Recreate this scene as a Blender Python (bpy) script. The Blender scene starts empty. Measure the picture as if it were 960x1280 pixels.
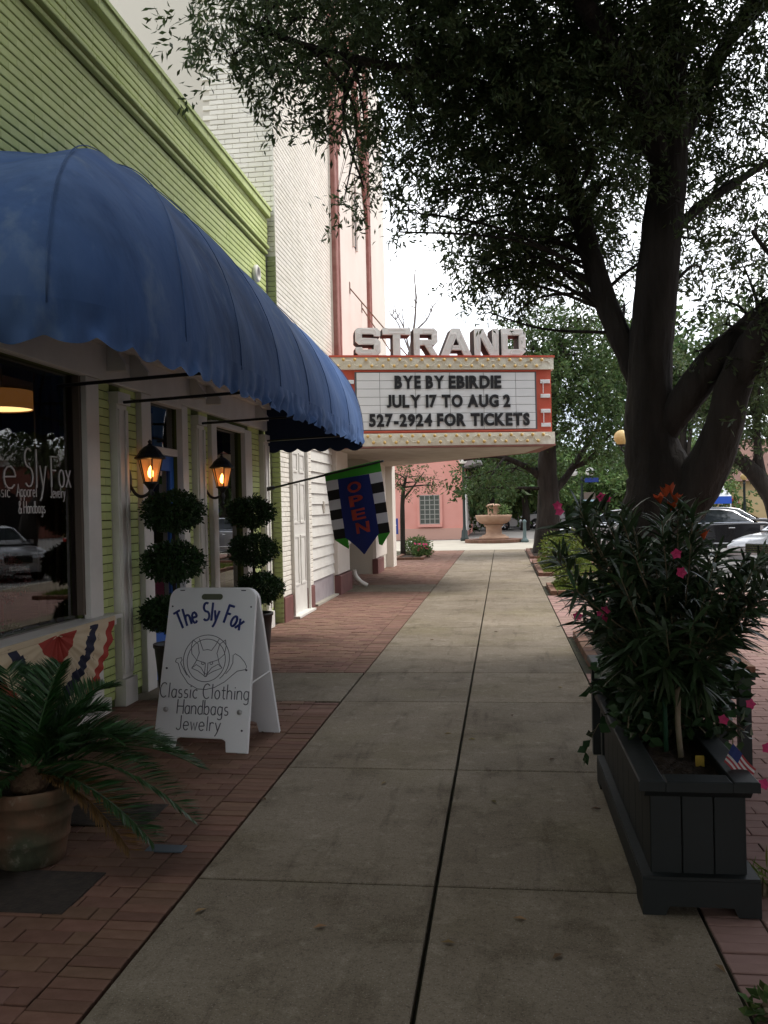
import bpy, math, random
import numpy as np
from mathutils import Vector, Matrix

random.seed(7)
RNG = np.random.default_rng(11)
R = math.radians
SC = bpy.context.scene
COL = SC.collection

# ------------------------------------------------------------------ camera
F, CAMH, RHO = 1107.0, 1.6, R(1.3)          # focal length in pixels of the 960x1280 photograph
_v = (148*math.cos(RHO)+10*math.sin(RHO), -148*math.sin(RHO)+10*math.cos(RHO))
YAW = math.atan(_v[0]/F); PIT = math.atan(_v[1]*math.cos(YAW)/F)
CF = Vector((-math.sin(YAW)*math.cos(PIT), math.cos(YAW)*math.cos(PIT), -math.sin(PIT)))
_r0 = Vector((math.cos(YAW), math.sin(YAW), 0)); _u0 = _r0.cross(CF)
CR = _r0*math.cos(RHO)-_u0*math.sin(RHO); CU = _r0*math.sin(RHO)+_u0*math.cos(RHO)
CP = Vector((0, 0, CAMH))
cd = bpy.data.cameras.new('camera'); cam = bpy.data.objects.new('camera', cd); COL.objects.link(cam)
cd.sensor_fit = 'VERTICAL'; cd.sensor_height = 24; cd.lens = F/1280*24; cd.clip_start = .05; cd.clip_end = 2000
cam.matrix_world = Matrix(((CR.x, CU.x, -CF.x, CP.x), (CR.y, CU.y, -CF.y, CP.y), (CR.z, CU.z, -CF.z, CP.z), (0, 0, 0, 1)))
SC.camera = cam
def ray(x, y): return CF+CR*((x-480)/F)+CU*((640-y)/F)
def onG(x, y, z=0.): d = ray(x, y); return CP+d*((z-CAMH)/d.z)
def onX(x, y, X): d = ray(x, y); return CP+d*(X/d.x)
def onY(x, y, Y): d = ray(x, y); return CP+d*(Y/d.y)

# ------------------------------------------------------------------ world, sun, exposure
SUN_EL, SUN_AZ = R(58), R(70)               # azimuth measured from +Y towards +X
W = bpy.data.worlds.new('World'); SC.world = W; W.use_nodes = True
nt = W.node_tree; nt.nodes.clear()
def wn(t, **k):
    n = nt.nodes.new(t)
    for a, b in k.items(): setattr(n, a, b)
    return n
sky = wn('ShaderNodeTexSky', sky_type='NISHITA', sun_disc=False, sun_elevation=SUN_EL, sun_rotation=SUN_AZ)
tcw = wn('ShaderNodeTexCoord'); mpw = wn('ShaderNodeMapping'); mpw.inputs['Scale'].default_value = (1, 1, 2.6)
noi = wn('ShaderNodeTexNoise'); noi.inputs['Scale'].default_value = 2.2; noi.inputs['Detail'].default_value = 5
rmp = wn('ShaderNodeValToRGB')
rmp.color_ramp.elements[0].position = .40; rmp.color_ramp.elements[0].color = (3.9, 4.3, 5.0, 1)
rmp.color_ramp.elements[1].position = .62; rmp.color_ramp.elements[1].color = (12.8, 12.9, 13.1, 1)
mixw = wn('ShaderNodeMix', data_type='RGBA'); mixw.inputs[0].default_value = .9
bg = wn('ShaderNodeBackground'); bg.inputs[1].default_value = .1
ow = wn('ShaderNodeOutputWorld')
L = nt.links.new
L(tcw.outputs['Generated'], mpw.inputs[0]); L(mpw.outputs[0], noi.inputs[0]); L(noi.outputs[0], rmp.inputs[0])
L(sky.outputs[0], mixw.inputs[6]); L(rmp.outputs[0], mixw.inputs[7]); L(mixw.outputs[2], bg.inputs[0]); L(bg.outputs[0], ow.inputs[0])
sl = bpy.data.lights.new('sun', 'SUN'); sl.energy = 1.5; sl.angle = R(25); sl.color = (1, .96, .9)
so = bpy.data.objects.new('sun', sl); COL.objects.link(so)
sd = Vector((math.sin(SUN_AZ)*math.cos(SUN_EL), math.cos(SUN_AZ)*math.cos(SUN_EL), math.sin(SUN_EL)))
so.rotation_euler = sd.to_track_quat('Z', 'Y').to_euler(); so.location = (20, 20, 40)
vs = SC.view_settings; vs.view_transform = 'Standard'; vs.look = 'None'; vs.gamma = 1; vs.exposure = 1.25; vs.use_curve_mapping = False

cy = SC.cycles; cy.max_bounces = 7; cy.diffuse_bounces = 3; cy.glossy_bounces = 3; cy.transmission_bounces = 4; cy.transparent_max_bounces = 8

# ------------------------------------------------------------------ materials
MATS = {}
def srgb(r, g, b):
    f = lambda c: (c/255/12.92) if c/255 <= .04045 else ((c/255+.055)/1.055)**2.4
    return (f(r), f(g), f(b))
def mat(name, col, rough=.7, col2=None, scale=6., detail=5., contrast=(.35, .7), bump=0., bscale=None, rnd=0., island=False,
        spec=.3, metal=0., coord='Object', stretch=(1, 1, 1), emit=None, estr=0., trans=0., coat=0., bdist=.01, hue=0.):
    if name in MATS: return MATS[name]
    m = bpy.data.materials.new(name); m.use_nodes = True; MATS[name] = m
    t = m.node_tree; N = t.nodes; K = t.links.new
    b = N['Principled BSDF']; out = N['Material Output']
    b.inputs['Roughness'].default_value = rough; b.inputs['Specular IOR Level'].default_value = spec
    b.inputs['Metallic'].default_value = metal; b.inputs['Coat Weight'].default_value = coat
    c = (*col, 1)
    b.inputs['Base Color'].default_value = c
    tc = N.new('ShaderNodeTexCoord'); mp = N.new('ShaderNodeMapping'); mp.inputs['Scale'].default_value = stretch
    K(tc.outputs[coord], mp.inputs[0])
    last = None
    if col2 is not None:
        n = N.new('ShaderNodeTexNoise'); n.inputs['Scale'].default_value = scale; n.inputs['Detail'].default_value = detail
        K(mp.outputs[0], n.inputs[0])
        r = N.new('ShaderNodeValToRGB'); e = r.color_ramp.elements
        e[0].position, e[1].position = contrast; e[0].color = c; e[1].color = (*col2, 1)
        K(n.outputs[0], r.inputs[0]); last = r.outputs[0]
    if rnd > 0:
        if island: g = N.new('ShaderNodeNewGeometry'); rv = g.outputs['Random Per Island']
        else: g = N.new('ShaderNodeObjectInfo'); rv = g.outputs['Random']
        mr = N.new('ShaderNodeMapRange'); mr.inputs[3].default_value = 1-rnd; mr.inputs[4].default_value = 1+rnd
        K(rv, mr.inputs[0])
        hs = N.new('ShaderNodeHueSaturation'); K(mr.outputs[0], hs.inputs['Value'])
        if hue:
            m2 = N.new('ShaderNodeMath'); m2.operation = 'MULTIPLY'; m2.inputs[1].default_value = 7.31; K(rv, m2.inputs[0])
            m3 = N.new('ShaderNodeMath'); m3.operation = 'FRACT'; K(m2.outputs[0], m3.inputs[0])
            m4 = N.new('ShaderNodeMapRange'); m4.inputs[3].default_value = .5-hue; m4.inputs[4].default_value = .5+hue
            K(m3.outputs[0], m4.inputs[0]); K(m4.outputs[0], hs.inputs['Hue'])
        if last: K(last, hs.inputs['Color'])
        else: hs.inputs['Color'].default_value = c
        last = hs.outputs[0]
    if last: K(last, b.inputs['Base Color'])
    if bump > 0:
        n2 = N.new('ShaderNodeTexNoise'); n2.inputs['Scale'].default_value = bscale or scale*6; n2.inputs['Detail'].default_value = 6
        K(mp.outputs[0], n2.inputs[0])
        bp = N.new('ShaderNodeBump'); bp.inputs['Strength'].default_value = bump; bp.inputs['Distance'].default_value = bdist
        K(n2.outputs[0], bp.inputs['Height']); K(bp.outputs[0], b.inputs['Normal'])
    if emit:
        b.inputs['Emission Color'].default_value = (*emit, 1); b.inputs['Emission Strength'].default_value = estr
    if trans > 0:
        tr = N.new('ShaderNodeBsdfTranslucent'); mx = N.new('ShaderNodeMixShader'); mx.inputs[0].default_value = trans
        if last: K(last, tr.inputs[0])
        else: tr.inputs[0].default_value = c
        K(b.outputs[0], mx.inputs[1]); K(tr.outputs[0], mx.inputs[2]); K(mx.outputs[0], out.inputs[0])
    return m
def glass_mat(name, tint=(.8, .85, .85), refl=1.6, rough=0.):
    m = bpy.data.materials.new(name); m.use_nodes = True; t = m.node_tree; N = t.nodes; K = t.links.new
    N.remove(N['Principled BSDF']); out = N['Material Output']
    fr = N.new('ShaderNodeFresnel'); fr.inputs[0].default_value = 1.5
    mu = N.new('ShaderNodeMath'); mu.operation = 'MULTIPLY'; mu.inputs[1].default_value = refl; mu.use_clamp = True
    K(fr.outputs[0], mu.inputs[0])
    tr = N.new('ShaderNodeBsdfTransparent'); tr.inputs[0].default_value = (*tint, 1)
    gl = N.new('ShaderNodeBsdfGlossy'); gl.inputs['Roughness'].default_value = rough
    mx = N.new('ShaderNodeMixShader'); K(mu.outputs[0], mx.inputs[0]); K(tr.outputs[0], mx.inputs[1]); K(gl.outputs[0], mx.inputs[2])
    K(mx.outputs[0], out.inputs[0]); return m

# ------------------------------------------------------------------ mesh helpers
class MB:
    def __init__(s): s.v = []; s.f = []; s.mi = []
    def add(s, vs, fs, mi=0):
        o = len(s.v); s.v += [tuple(p) for p in vs]; s.f += [tuple(i+o for i in f) for f in fs]; s.mi += [mi]*len(fs); return s
    def box(s, x0, x1, y0, y1, z0, z1, mi=0):
        return s.add([(x0,y0,z0),(x1,y0,z0),(x1,y1,z0),(x0,y1,z0),(x0,y0,z1),(x1,y0,z1),(x1,y1,z1),(x0,y1,z1)],
                     [(0,3,2,1),(4,5,6,7),(0,1,5,4),(1,2,6,5),(2,3,7,6),(3,0,4,7)], mi)
    def brick(s, c, a, b, n, depth, ch=.004, mi=0, cha=None):
        """chamfered block: c = centre of the front face, a/b = half-size vectors, n = unit normal"""
        c, a, b, n = Vector(c), Vector(a), Vector(b), Vector(n)
        if a.cross(b).dot(n) < 0: a = -a
        k1, k2 = max(0, 1-(ch if cha is None else cha)/a.length), max(0, 1-ch/b.length)
        P = []
        for (u, w) in ((-1,-1),(1,-1),(1,1),(-1,1)): P.append(c+a*u+b*w-n*depth)
        for (u, w) in ((-1,-1),(1,-1),(1,1),(-1,1)): P.append(c+a*u+b*w-n*ch*.7)
        for (u, w) in ((-1,-1),(1,-1),(1,1),(-1,1)): P.append(c+a*u*k1+b*w*k2)
        fs = [(8,9,10,11)]
        for i in range(4):
            j = (i+1) % 4; fs += [(i,j,4+j,4+i),(4+i,4+j,8+j,8+i)]
        return s.add(P, fs, mi)
    def tube(s, pts, rad, n=8, cap=True, mi=0, jit=0.):
        pts = [Vector(p) for p in pts]
        if not hasattr(rad, '__len__'): rad = [rad]*len(pts)
        o = len(s.v); up = Vector((0,0,1)); prev = None
        for i, p in enumerate(pts):
            d = (pts[min(i+1, len(pts)-1)]-pts[max(i-1, 0)])
            d = d.normalized() if d.length > 1e-9 else up
            if prev is None:
                a = d.cross(Vector((1,0,0)) if abs(d.x) < .8 else Vector((0,1,0))).normalized()
            else:
                a = prev-d*prev.dot(d); a = a.normalized() if a.length > 1e-6 else d.orthogonal().normalized()
            prev = a; b = d.cross(a)
            for k in range(n):
                t = 2*math.pi*k/n; rr = rad[i]*(1+(random.uniform(-jit, jit) if jit else 0))
                s.v.append(tuple(p+a*(rr*math.cos(t))+b*(rr*math.sin(t))))
        for i in range(len(pts)-1):
            for k in range(n):
                q = (k+1) % n; s.f.append((o+i*n+k, o+i*n+q, o+(i+1)*n+q, o+(i+1)*n+k)); s.mi.append(mi)
        if cap:
            s.f.append(tuple(o+k for k in reversed(range(n)))); s.f.append(tuple(o+(len(pts)-1)*n+k for k in range(n))); s.mi += [mi, mi]
        return s
    def lathe(s, prof, n=24, c=(0,0,0), mi=0, capb=True, capt=True):
        o = len(s.v)
        for r, z in prof:
            for k in range(n):
                t = 2*math.pi*k/n; s.v.append((c[0]+r*math.cos(t), c[1]+r*math.sin(t), c[2]+z))
        for i in range(len(prof)-1):
            for k in range(n):
                q = (k+1) % n; s.f.append((o+i*n+k, o+i*n+q, o+(i+1)*n+q, o+(i+1)*n+k)); s.mi.append(mi)
        if capb: s.f.append(tuple(o+k for k in reversed(range(n)))); s.mi.append(mi)
        if capt: s.f.append(tuple(o+(len(prof)-1)*n+k for k in range(n))); s.mi.append(mi)
        return s
    def prism(s, poly, O, U, V, N, d, mi=0):
        """poly in (u,v), extruded along N from 0 to d"""
        O, U, V, N = Vector(O), Vector(U), Vector(V), Vector(N); n = len(poly)
        ar = sum(poly[i][0]*poly[(i+1) % n][1]-poly[(i+1) % n][0]*poly[i][1] for i in range(n))
        if (ar > 0) != (U.cross(V).dot(N)*d > 0): poly = poly[::-1]
        P = [O+U*u+V*v for u, v in poly]+[O+U*u+V*v+N*d for u, v in poly]
        return s.add(P, [tuple(reversed(range(n))), tuple(range(n, 2*n))]+[(i, (i+1) % n, n+(i+1) % n, n+i) for i in range(n)], mi)
    def grid(s, P, nu, nv, mi=0, flip=False):
        o = len(s.v); s.v += [tuple(p) for p in P]
        for i in range(nu-1):
            for j in range(nv-1):
                q = (o+i*nv+j, o+(i+1)*nv+j, o+(i+1)*nv+j+1, o+i*nv+j+1)
                s.f.append(q[::-1] if flip else q); s.mi.append(mi)
        return s
    def mesh(s, name, mats, smooth=False):
        me = bpy.data.meshes.new(name); me.from_pydata(s.v, [], s.f)
        for m in (mats if isinstance(mats, (list, tuple)) else [mats]): me.materials.append(m)
        if any(s.mi): me.polygons.foreach_set('material_index', s.mi)
        if smooth: me.polygons.foreach_set('use_smooth', [True]*len(s.f))
        me.update(); return me
    def build(s, name, mats, parent=None, smooth=False, loc=None):
        return obj(name, s.mesh(name, mats, smooth), parent, loc)
def obj(name, me, parent=None, loc=None, rot=None):
    o = bpy.data.objects.new(name, me); COL.objects.link(o)
    if parent is not None: o.parent = parent
    if loc is not None: o.location = loc
    if rot is not None: o.rotation_euler = rot
    return o
def tag(o, label=None, cat=None, group=None, kind=None):
    if label: o['label'] = label
    if cat: o['category'] = cat
    if group: o['group'] = group
    if kind: o['kind'] = kind
    return o
def thing(name, label, cat, loc=(0,0,0), rz=0., group=None):
    o = bpy.data.objects.new(name, None); COL.objects.link(o); o.empty_display_size = .1
    o.location = loc; o.rotation_euler = (0, 0, rz); return tag(o, label, cat, group)
def copy_tree(o, parent=None):
    c = o.copy(); COL.objects.link(c); c.parent = parent
    for ch in list(o.children): copy_tree(ch, c)
    return c
def fast_mesh(name, V, Fq, m, smooth=False):
    """V (n,3) array, Fq (k,4) int array of quads"""
    me = bpy.data.meshes.new(name); nv, nf = len(V), len(Fq)
    me.vertices.add(nv); me.vertices.foreach_set('co', np.ascontiguousarray(V, dtype=np.float32).ravel())
    me.loops.add(nf*4); me.loops.foreach_set('vertex_index', np.ascontiguousarray(Fq, dtype=np.int32).ravel())
    me.polygons.add(nf); me.polygons.foreach_set('loop_start', np.arange(0, nf*4, 4, dtype=np.int32))
    if smooth: me.polygons.foreach_set('use_smooth', np.ones(nf, dtype=bool))
    me.materials.append(m); me.update(calc_edges=True); me.validate(); return me
def unit(a): return a/np.maximum(np.linalg.norm(a, axis=1, keepdims=True), 1e-9)
def leaves(P, D, Ln, Wd, fold=.25, droop=0.):
    """one folded rhombic leaf per row: P base, D direction, Ln length, Wd width -> verts, quads"""
    n = len(P); D = unit(D)
    A = RNG.normal(size=(n, 3)); S = unit(np.cross(D, A)); Nn = np.cross(S, D)
    Ln = np.broadcast_to(np.asarray(Ln, float), (n,))[:, None]; Wd = np.broadcast_to(np.asarray(Wd, float), (n,))[:, None]
    V = np.empty((n, 4, 3)); mid = P+D*Ln*.5
    V[:, 0] = P; V[:, 1] = mid+S*Wd*.5+Nn*Wd*fold; V[:, 2] = P+D*Ln+np.array([0, 0, -1])*Ln*droop; V[:, 3] = mid-S*Wd*.5+Nn*Wd*fold
    return V.reshape(-1, 3), np.arange(n*4).reshape(n, 4)
def long_leaves(P, D, Ln, Wd, droop=.3, seg=4, up=True):
    """lance-shaped bending leaves"""
    n = len(P); D = unit(D); A = np.tile([0., 0., 1.], (n, 1))+RNG.normal(size=(n, 3))*.45
    S = unit(np.cross(D, A)); T = np.linspace(0, 1, seg+1); prof = np.sin(np.pi*np.clip(T, .04, .97)**.8)
    Ln = np.broadcast_to(np.asarray(Ln, float), (n,))[:, None]; Wd = np.broadcast_to(np.asarray(Wd, float), (n,))[:, None]
    V = np.empty((n, seg+1, 2, 3))
    for i, t in enumerate(T):
        c = P+D*Ln*t+np.array([0, 0, -1.])*Ln*droop*t*t
        V[:, i, 0] = c+S*Wd*.5*prof[i]; V[:, i, 1] = c-S*Wd*.5*prof[i]
    Q = []
    for i in range(seg): Q.append([2*i, 2*i+2, 2*i+3, 2*i+1])
    Q = np.array(Q)[None]+(np.arange(n)*(seg+1)*2)[:, None, None]
    return V.reshape(-1, 3), Q.reshape(-1, 4)
def smooth_path(pts, k=6):
    pts = [Vector(p) for p in pts]; out = []
    for i in range(len(pts)-1):
        p0, p1, p2, p3 = pts[max(i-1, 0)], pts[i], pts[i+1], pts[min(i+2, len(pts)-1)]
        for j in range(k):
            t = j/k; out.append(.5*((2*p1)+(p2-p0)*t+(2*p0-5*p1+4*p2-p3)*t*t+(3*p1-p0-3*p2+p3)*t**3))
    out.append(pts[-1]); return out
def lerp_list(a, n):
    return list(np.interp(np.linspace(0, len(a)-1, n), range(len(a)), a))

# ------------------------------------------------------------------ shared materials
def shade_tree(base, label, rx, z0, z1, n=60):
    lob = []
    for k in range(n):
        a = random.uniform(0, 2*math.pi); rr = math.sqrt(random.random()); lob.append((Vector((base[0]+rx*rr*math.cos(a), base[1]+rx*rr*math.sin(a), z0+(z1-z0)*(1-rr*rr)*random.random())), random.uniform(.95, 1.35)))
    b = Vector(base); simple_tree('oak_tree', label, base, [b, b+Vector((.05, 0, 1.5)), b+Vector((.1, 0, 3)), b+Vector((0, 0, z0+.8))], [.4, .32, .28, .14], lob, 330, .22, .1, M_leaf_up)
def concrete_mat():
    m = mat('concrete_slab', (.165, .131, .092), .92, (.245, .204, .152), 1.3, 9, (.28, .74), bump=.35, bscale=110, rnd=.09, bdist=.004)
    t = m.node_tree; N = t.nodes; K = t.links.new; b = N['Principled BSDF']; src = b.inputs['Base Color'].links[0].from_socket
    tc = N.new('ShaderNodeTexCoord')
    def layer(src, scale, lo, hi, col, fac, detail=6, mode='MULTIPLY', stretch=(1, 1, 1)):
        mp = N.new('ShaderNodeMapping'); mp.inputs['Scale'].default_value = stretch; mp.inputs['Location'].default_value = (scale*.37, scale*1.7, 0); K(tc.outputs['Object'], mp.inputs[0])
        n = N.new('ShaderNodeTexNoise'); n.inputs['Scale'].default_value = scale; n.inputs['Detail'].default_value = detail; n.inputs['Roughness'].default_value = .65; K(mp.outputs[0], n.inputs[0])
        r = N.new('ShaderNodeMapRange'); r.inputs[1].default_value = lo; r.inputs[2].default_value = hi; r.inputs[4].default_value = fac; K(n.outputs[0], r.inputs[0])
        x = N.new('ShaderNodeMix'); x.data_type = 'RGBA'; x.blend_type = mode; K(r.outputs[0], x.inputs[0]); K(src, x.inputs[6]); x.inputs[7].default_value = (*col, 1); return x.outputs[2]
    src = layer(src, 3.1, .5, .72, (.52, .49, .42), .85)               # damp dark blotches
    src = layer(src, .55, .5, .68, (.74, .74, .5), .6)              # mossy green film
    src = layer(src, 9., .55, .75, (.42, .38, .3), .4, 8, 'MIX')     # pale scuffs
    src = layer(src, 110., .53, .66, (.42, .4, .36), .7, 3)
    src = layer(src, 150., .6, .7, (.5, .47, .42), .5, 2, 'MIX')          # aggregate specks
    src = layer(src, 38., .5, .68, (.55, .52, .47), .6, 6)
    src = layer(src, 2.2, .56, .7, (.55, .52, .47), .7, 8, 'MULTIPLY', (4, .5, 1))
    K(src, b.inputs['Base Color']); return m
M_conc = concrete_mat()
M_conc2 = mat('pale_concrete', (.31, .285, .235), .9, (.38, .35, .29), 1.2, 6, bump=.15, bscale=60)
M_moss = mat('joint_dirt', (.035, .032, .024), .95, (.06, .06, .03), 8)
M_paver = mat('paver_brick', (.135, .07, .045), .9, (.185, .102, .07), 14, 6, (.3, .75), bump=.45, bscale=70, rnd=.17, hue=.008, bdist=.004)
M_paver_i = mat('paver_brick_joined', (.16, .087, .062), .9, (.21, .122, .09), 9, 6, (.3, .75), bump=.3, bscale=60, rnd=.18, hue=.012, island=True, bdist=.004)
M_paver_pink = mat('paver_brick_pink', (.25, .155, .13), .9, (.32, .205, .175), 9, 6, (.3, .75), bump=.3, bscale=60, rnd=.2, hue=.012, island=True, bdist=.004)
M_green = mat('green_painted_brick', (.48, .56, .21), .65, (.55, .62, .27), 3, 5, bump=.2, bscale=50, rnd=.05, bdist=.004)
M_green_i = mat('green_painted_brick_joined', (.48, .56, .21), .65, (.55, .62, .27), 3, 5, bump=.2, bscale=50, rnd=.05, island=True, bdist=.004)
M_green_mortar = mat('green_mortar', (.10, .125, .035), .9)
M_white = mat('white_trim_paint', (.62, .60, .55), .5, (.70, .68, .63), 4, 5, bump=.1, bscale=30)
M_cream = mat('cream_painted_brick', (.72, .68, .59), .7, (.78, .74, .66), 2.5, 6, bump=.2, bscale=40, rnd=.05, island=True)
M_cream_mortar = mat('cream_mortar', (.56, .52, .44), .9)
M_stucco = mat('cream_stucco', (.63, .57, .50), .8, (.68, .62, .55), 1.2, 6, bump=.15, bscale=50)
M_grey = mat('grey_stucco', (.29, .272, .27), .9, (.37, .345, .34), .8, 7, (.3, .7), bump=.2, bscale=30)
M_redtrim = mat('faded_red_trim', (.24, .10, .082), .8, (.32, .165, .14), 5, 5, bump=.1)
M_maroon = mat('maroon_base', (.15, .065, .06), .6, (.2, .09, .08), 4)
M_black = mat('black_metal', (.012, .012, .013), .45, spec=.4)
M_darkwood = mat('black_painted_wood', (.009, .012, .012), .55, (.015, .019, .019), 3, 6, stretch=(1, 1, .2), bump=.12, bscale=30, spec=.4)
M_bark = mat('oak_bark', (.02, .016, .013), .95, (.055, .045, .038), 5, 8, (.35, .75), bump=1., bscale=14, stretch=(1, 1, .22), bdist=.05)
M_leaf = mat('oak_leaf', (.07, .098, .038), .5, rnd=.4, hue=.025, island=True, trans=.45, spec=.35)
M_leaf_up = mat('oak_leaf_upper', (.05, .08, .026), .6, rnd=.4, hue=.025, island=True, trans=.12, spec=.3)
M_leaf_far = mat('far_leaf', (.06, .1, .032), .6, rnd=.42, hue=.03, island=True, trans=.3, spec=.25)
M_leaf_lite = mat('light_leaf', (.095, .15, .045), .6, rnd=.4, hue=.03, island=True, trans=.3, spec=.25)
M_soil = mat('mulch', (.03, .02, .014), .95, (.07, .045, .03), 30, 6, bump=.9, bscale=60, bdist=.02)
M_asphalt = mat('asphalt', (.15, .145, .14), .9, (.19, .18, .17), 3, 8, bump=.3, bscale=120, bdist=.006)
M_stem = mat('plant_stem', (.16, .12, .075), .8, (.22, .17, .11), 12, bump=.2)

# ================================================================== SETTING: ground, road, pavement
def proj(p):
    d = Vector(p)-CP; z = d.dot(CF)
    return (480+F*d.dot(CR)/z, 640-F*d.dot(CU)/z, z)
def inframe(p, m=15):
    x, y, z = proj(p); return z > .3 and -m < x < 960+m and -m < y < 1280+m
tag(MB().box(-300, 300, -120, 500, -.5, -.2).build('ground', mat('earth', (.07, .085, .035), .95, (.11, .11, .06), .4, 8, bump=.3, bscale=4)), kind='structure')
rd = MB(); rd.box(4.3, 60, -40, 120, -.19, -.13); rd.box(-60, 4.3, 40.5, 120, -.19, -.13); rd.build('road', M_asphalt)
tag(bpy.data.objects['road'], kind='structure')
# white parking lines
for i in range(5):
    o = MB().box(4.6+.0, 9.5, 17+i*2.9, 17.1+i*2.9, -.13, -.126).build('parking_line', mat('road_paint', (.6, .6, .57), .7, (.4, .39, .36), 10), bpy.data.objects['road'])
pav = tag(MB().box(-3.6, 4.15, -8, 40.5, -.19, -.045).build('pavement', M_moss), kind='structure')
# kerb stones along the parking bays
for i in range(24):
    y0 = -8+i*2.0
    MB().brick((4.225, y0+1, .0), (.07, 0, 0), (0, .993, 0), (0, 0, 1), .17, .012).build('kerb_stone', M_conc2, pav)
# concrete walk: two columns of slabs
XL, XC, XR = -1.355, -.312, .725
JY = [-1.6, .35, 2.05, 3.71, 5.35, 7.2, 8.46, 10.05, 11.6, 13.2, 14.85, 16.5, 18.05, 19.7, 21.3, 22.9, 24.5, 26.1, 27.8, 29.6, 31.4]
for i in range(len(JY)-1):
    y0, y1 = JY[i]+.006, JY[i+1]-.006
    for (a, b) in ((XL+.004, XC-.009), (XC+.009, XR-.004)):
        me = MB().brick(((a+b)/2, (y0+y1)/2, 0), ((b-a)/2, 0, 0), (0, (y1-y0)/2, 0), (0, 0, 1), .045, .006).mesh('slab', M_conc)
        obj('slab', me, pav)
for (a, b, c, d) in ((-3.28, -2.32, 7.21, 8.45), (-2.31, -1.37, 7.21, 8.45), (-3.28, -1.37, 16.52, 18.02), (.74, 2.4, 17.35, 19.6), (2.41, 4.14, 17.35, 19.6)):
    MB().brick(((a+b)/2, (c+d)/2, -.001), ((b-a)/2, 0, 0), (0, (d-c)/2, 0), (0, 0, 1), .044, .006).build('slab', M_conc, pav)
tag(MB().box(-60, 4.14, 31.42, 40.4, -.19, .0).build('plaza', M_conc2), kind='structure')

def field(x0, x1, y0, y1, bx=.2, by=.1, excl=()):
    out = []; j = 0; y = y0
    while y < y1-.02:
        yy = min(y+by, y1); x = x0-(bx/2 if j % 2 else 0)
        while x < x1-.01:
            a, b = max(x, x0), min(x+bx, x1)
            if b-a > .02:
                cx, cy = (a+b)/2, (y+yy)/2
                if not any(e[0] < cx < e[1] and e[2] < cy < e[3] for e in excl): out.append((cx, cy, (b-a)/2-.002, (yy-y)/2-.0018))
            x += bx
        y += by; j += 1
    return out
def soldier(x0, x1, y0, y1, by=.07):
    n = int((y1-y0)/by); return [((x0+x1)/2, y0+(k+.5)*by, (x1-x0)/2-.002, by/2-.0016) for k in range(n)]
MESHCACHE = {}
def lay(parent, bricks, nobj, m_obj, m_join):
    vis = [b for b in bricks if inframe((b[0], b[1], 0))]
    vis.sort(key=lambda b: b[0]**2+b[1]**2); near = set(vis[:nobj]); J = MB()
    for b in bricks:
        cx, cy, hx, hy = b; dz = random.uniform(-.004, .003)
        if b in near:
            k = (round(hx, 3), round(hy, 3), m_obj.name)
            if k not in MESHCACHE:
                MESHCACHE[k] = MB().brick((0, 0, 0), (hx, 0, 0), (0, hy, 0), (0, 0, 1), .045, .0035).mesh('brick', m_obj)
            obj('brick', MESHCACHE[k], parent, (cx, cy, -.002+dz), (random.uniform(-.012, .012), random.uniform(-.008, .008), random.uniform(-.006, .006)))
        elif cy > .5:
            J.brick((cx, cy, -.002+dz), (hx, 0, 0), (0, hy, 0), (0, 0, 1), .045, .0035)
    if J.v: tag(J.build('brick_field', m_join, parent), kind='stuff')
bl = tag(MB().box(-3.27, -1.37, -1, 7.19, -.044, -.014).build('brick_paving', M_moss), kind='structure')
lay(bl, soldier(-1.57, -1.365, -.9, 7.19)+field(-3.26, -1.573, -.9, 7.19), 300, M_paver, M_paver_i)
bm_ = tag(MB().box(-3.2, -1.37, 8.47, 16.5, -.044, -.014).build('brick_paving', M_moss), kind='structure')
lay(bm_, soldier(-1.57, -1.365, 8.48, 16.5)+field(-3.15, -1.573, 8.48, 16.5), 0, M_paver, M_paver_i)
bf = tag(MB().box(-3.3, -1.37, 18.04, 31.4, -.044, -.014).build('brick_paving', M_moss), kind='structure')
lay(bf, soldier(-1.57, -1.365, 18.05, 31.4)+field(-3.25, -1.573, 18.05, 31.4), 0, M_paver, M_paver_i)
WELLS = [(.80, 2.25, 8.42, 10.75), (.80, 2.3, 15.6, 17.3), (.76, 2.3, 19.7, 24.4), (.76, 2.6, 25.9, 30.6)]
br = tag(MB().box(.735, 4.14, -1, 17.3, -.044, -.014).build('brick_paving', M_moss), kind='structure')
lay(br, [b for b in soldier(.735, .94, -.6, 17.3) if not any(e[0]-.2 < b[0] < e[1] and e[2] < b[1] < e[3] for e in WELLS)]+field(.943, 4.14, -.6, 17.3, excl=WELLS), 300, M_paver_pink, M_paver_pink)
br2 = tag(MB().box(.735, 4.14, 19.62, 31.4, -.044, -.014).build('brick_paving', M_moss), kind='structure')
lay(br2, field(.735, 4.14, 19.62, 31.4, excl=WELLS), 0, M_paver_pink, M_paver_pink)

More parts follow.
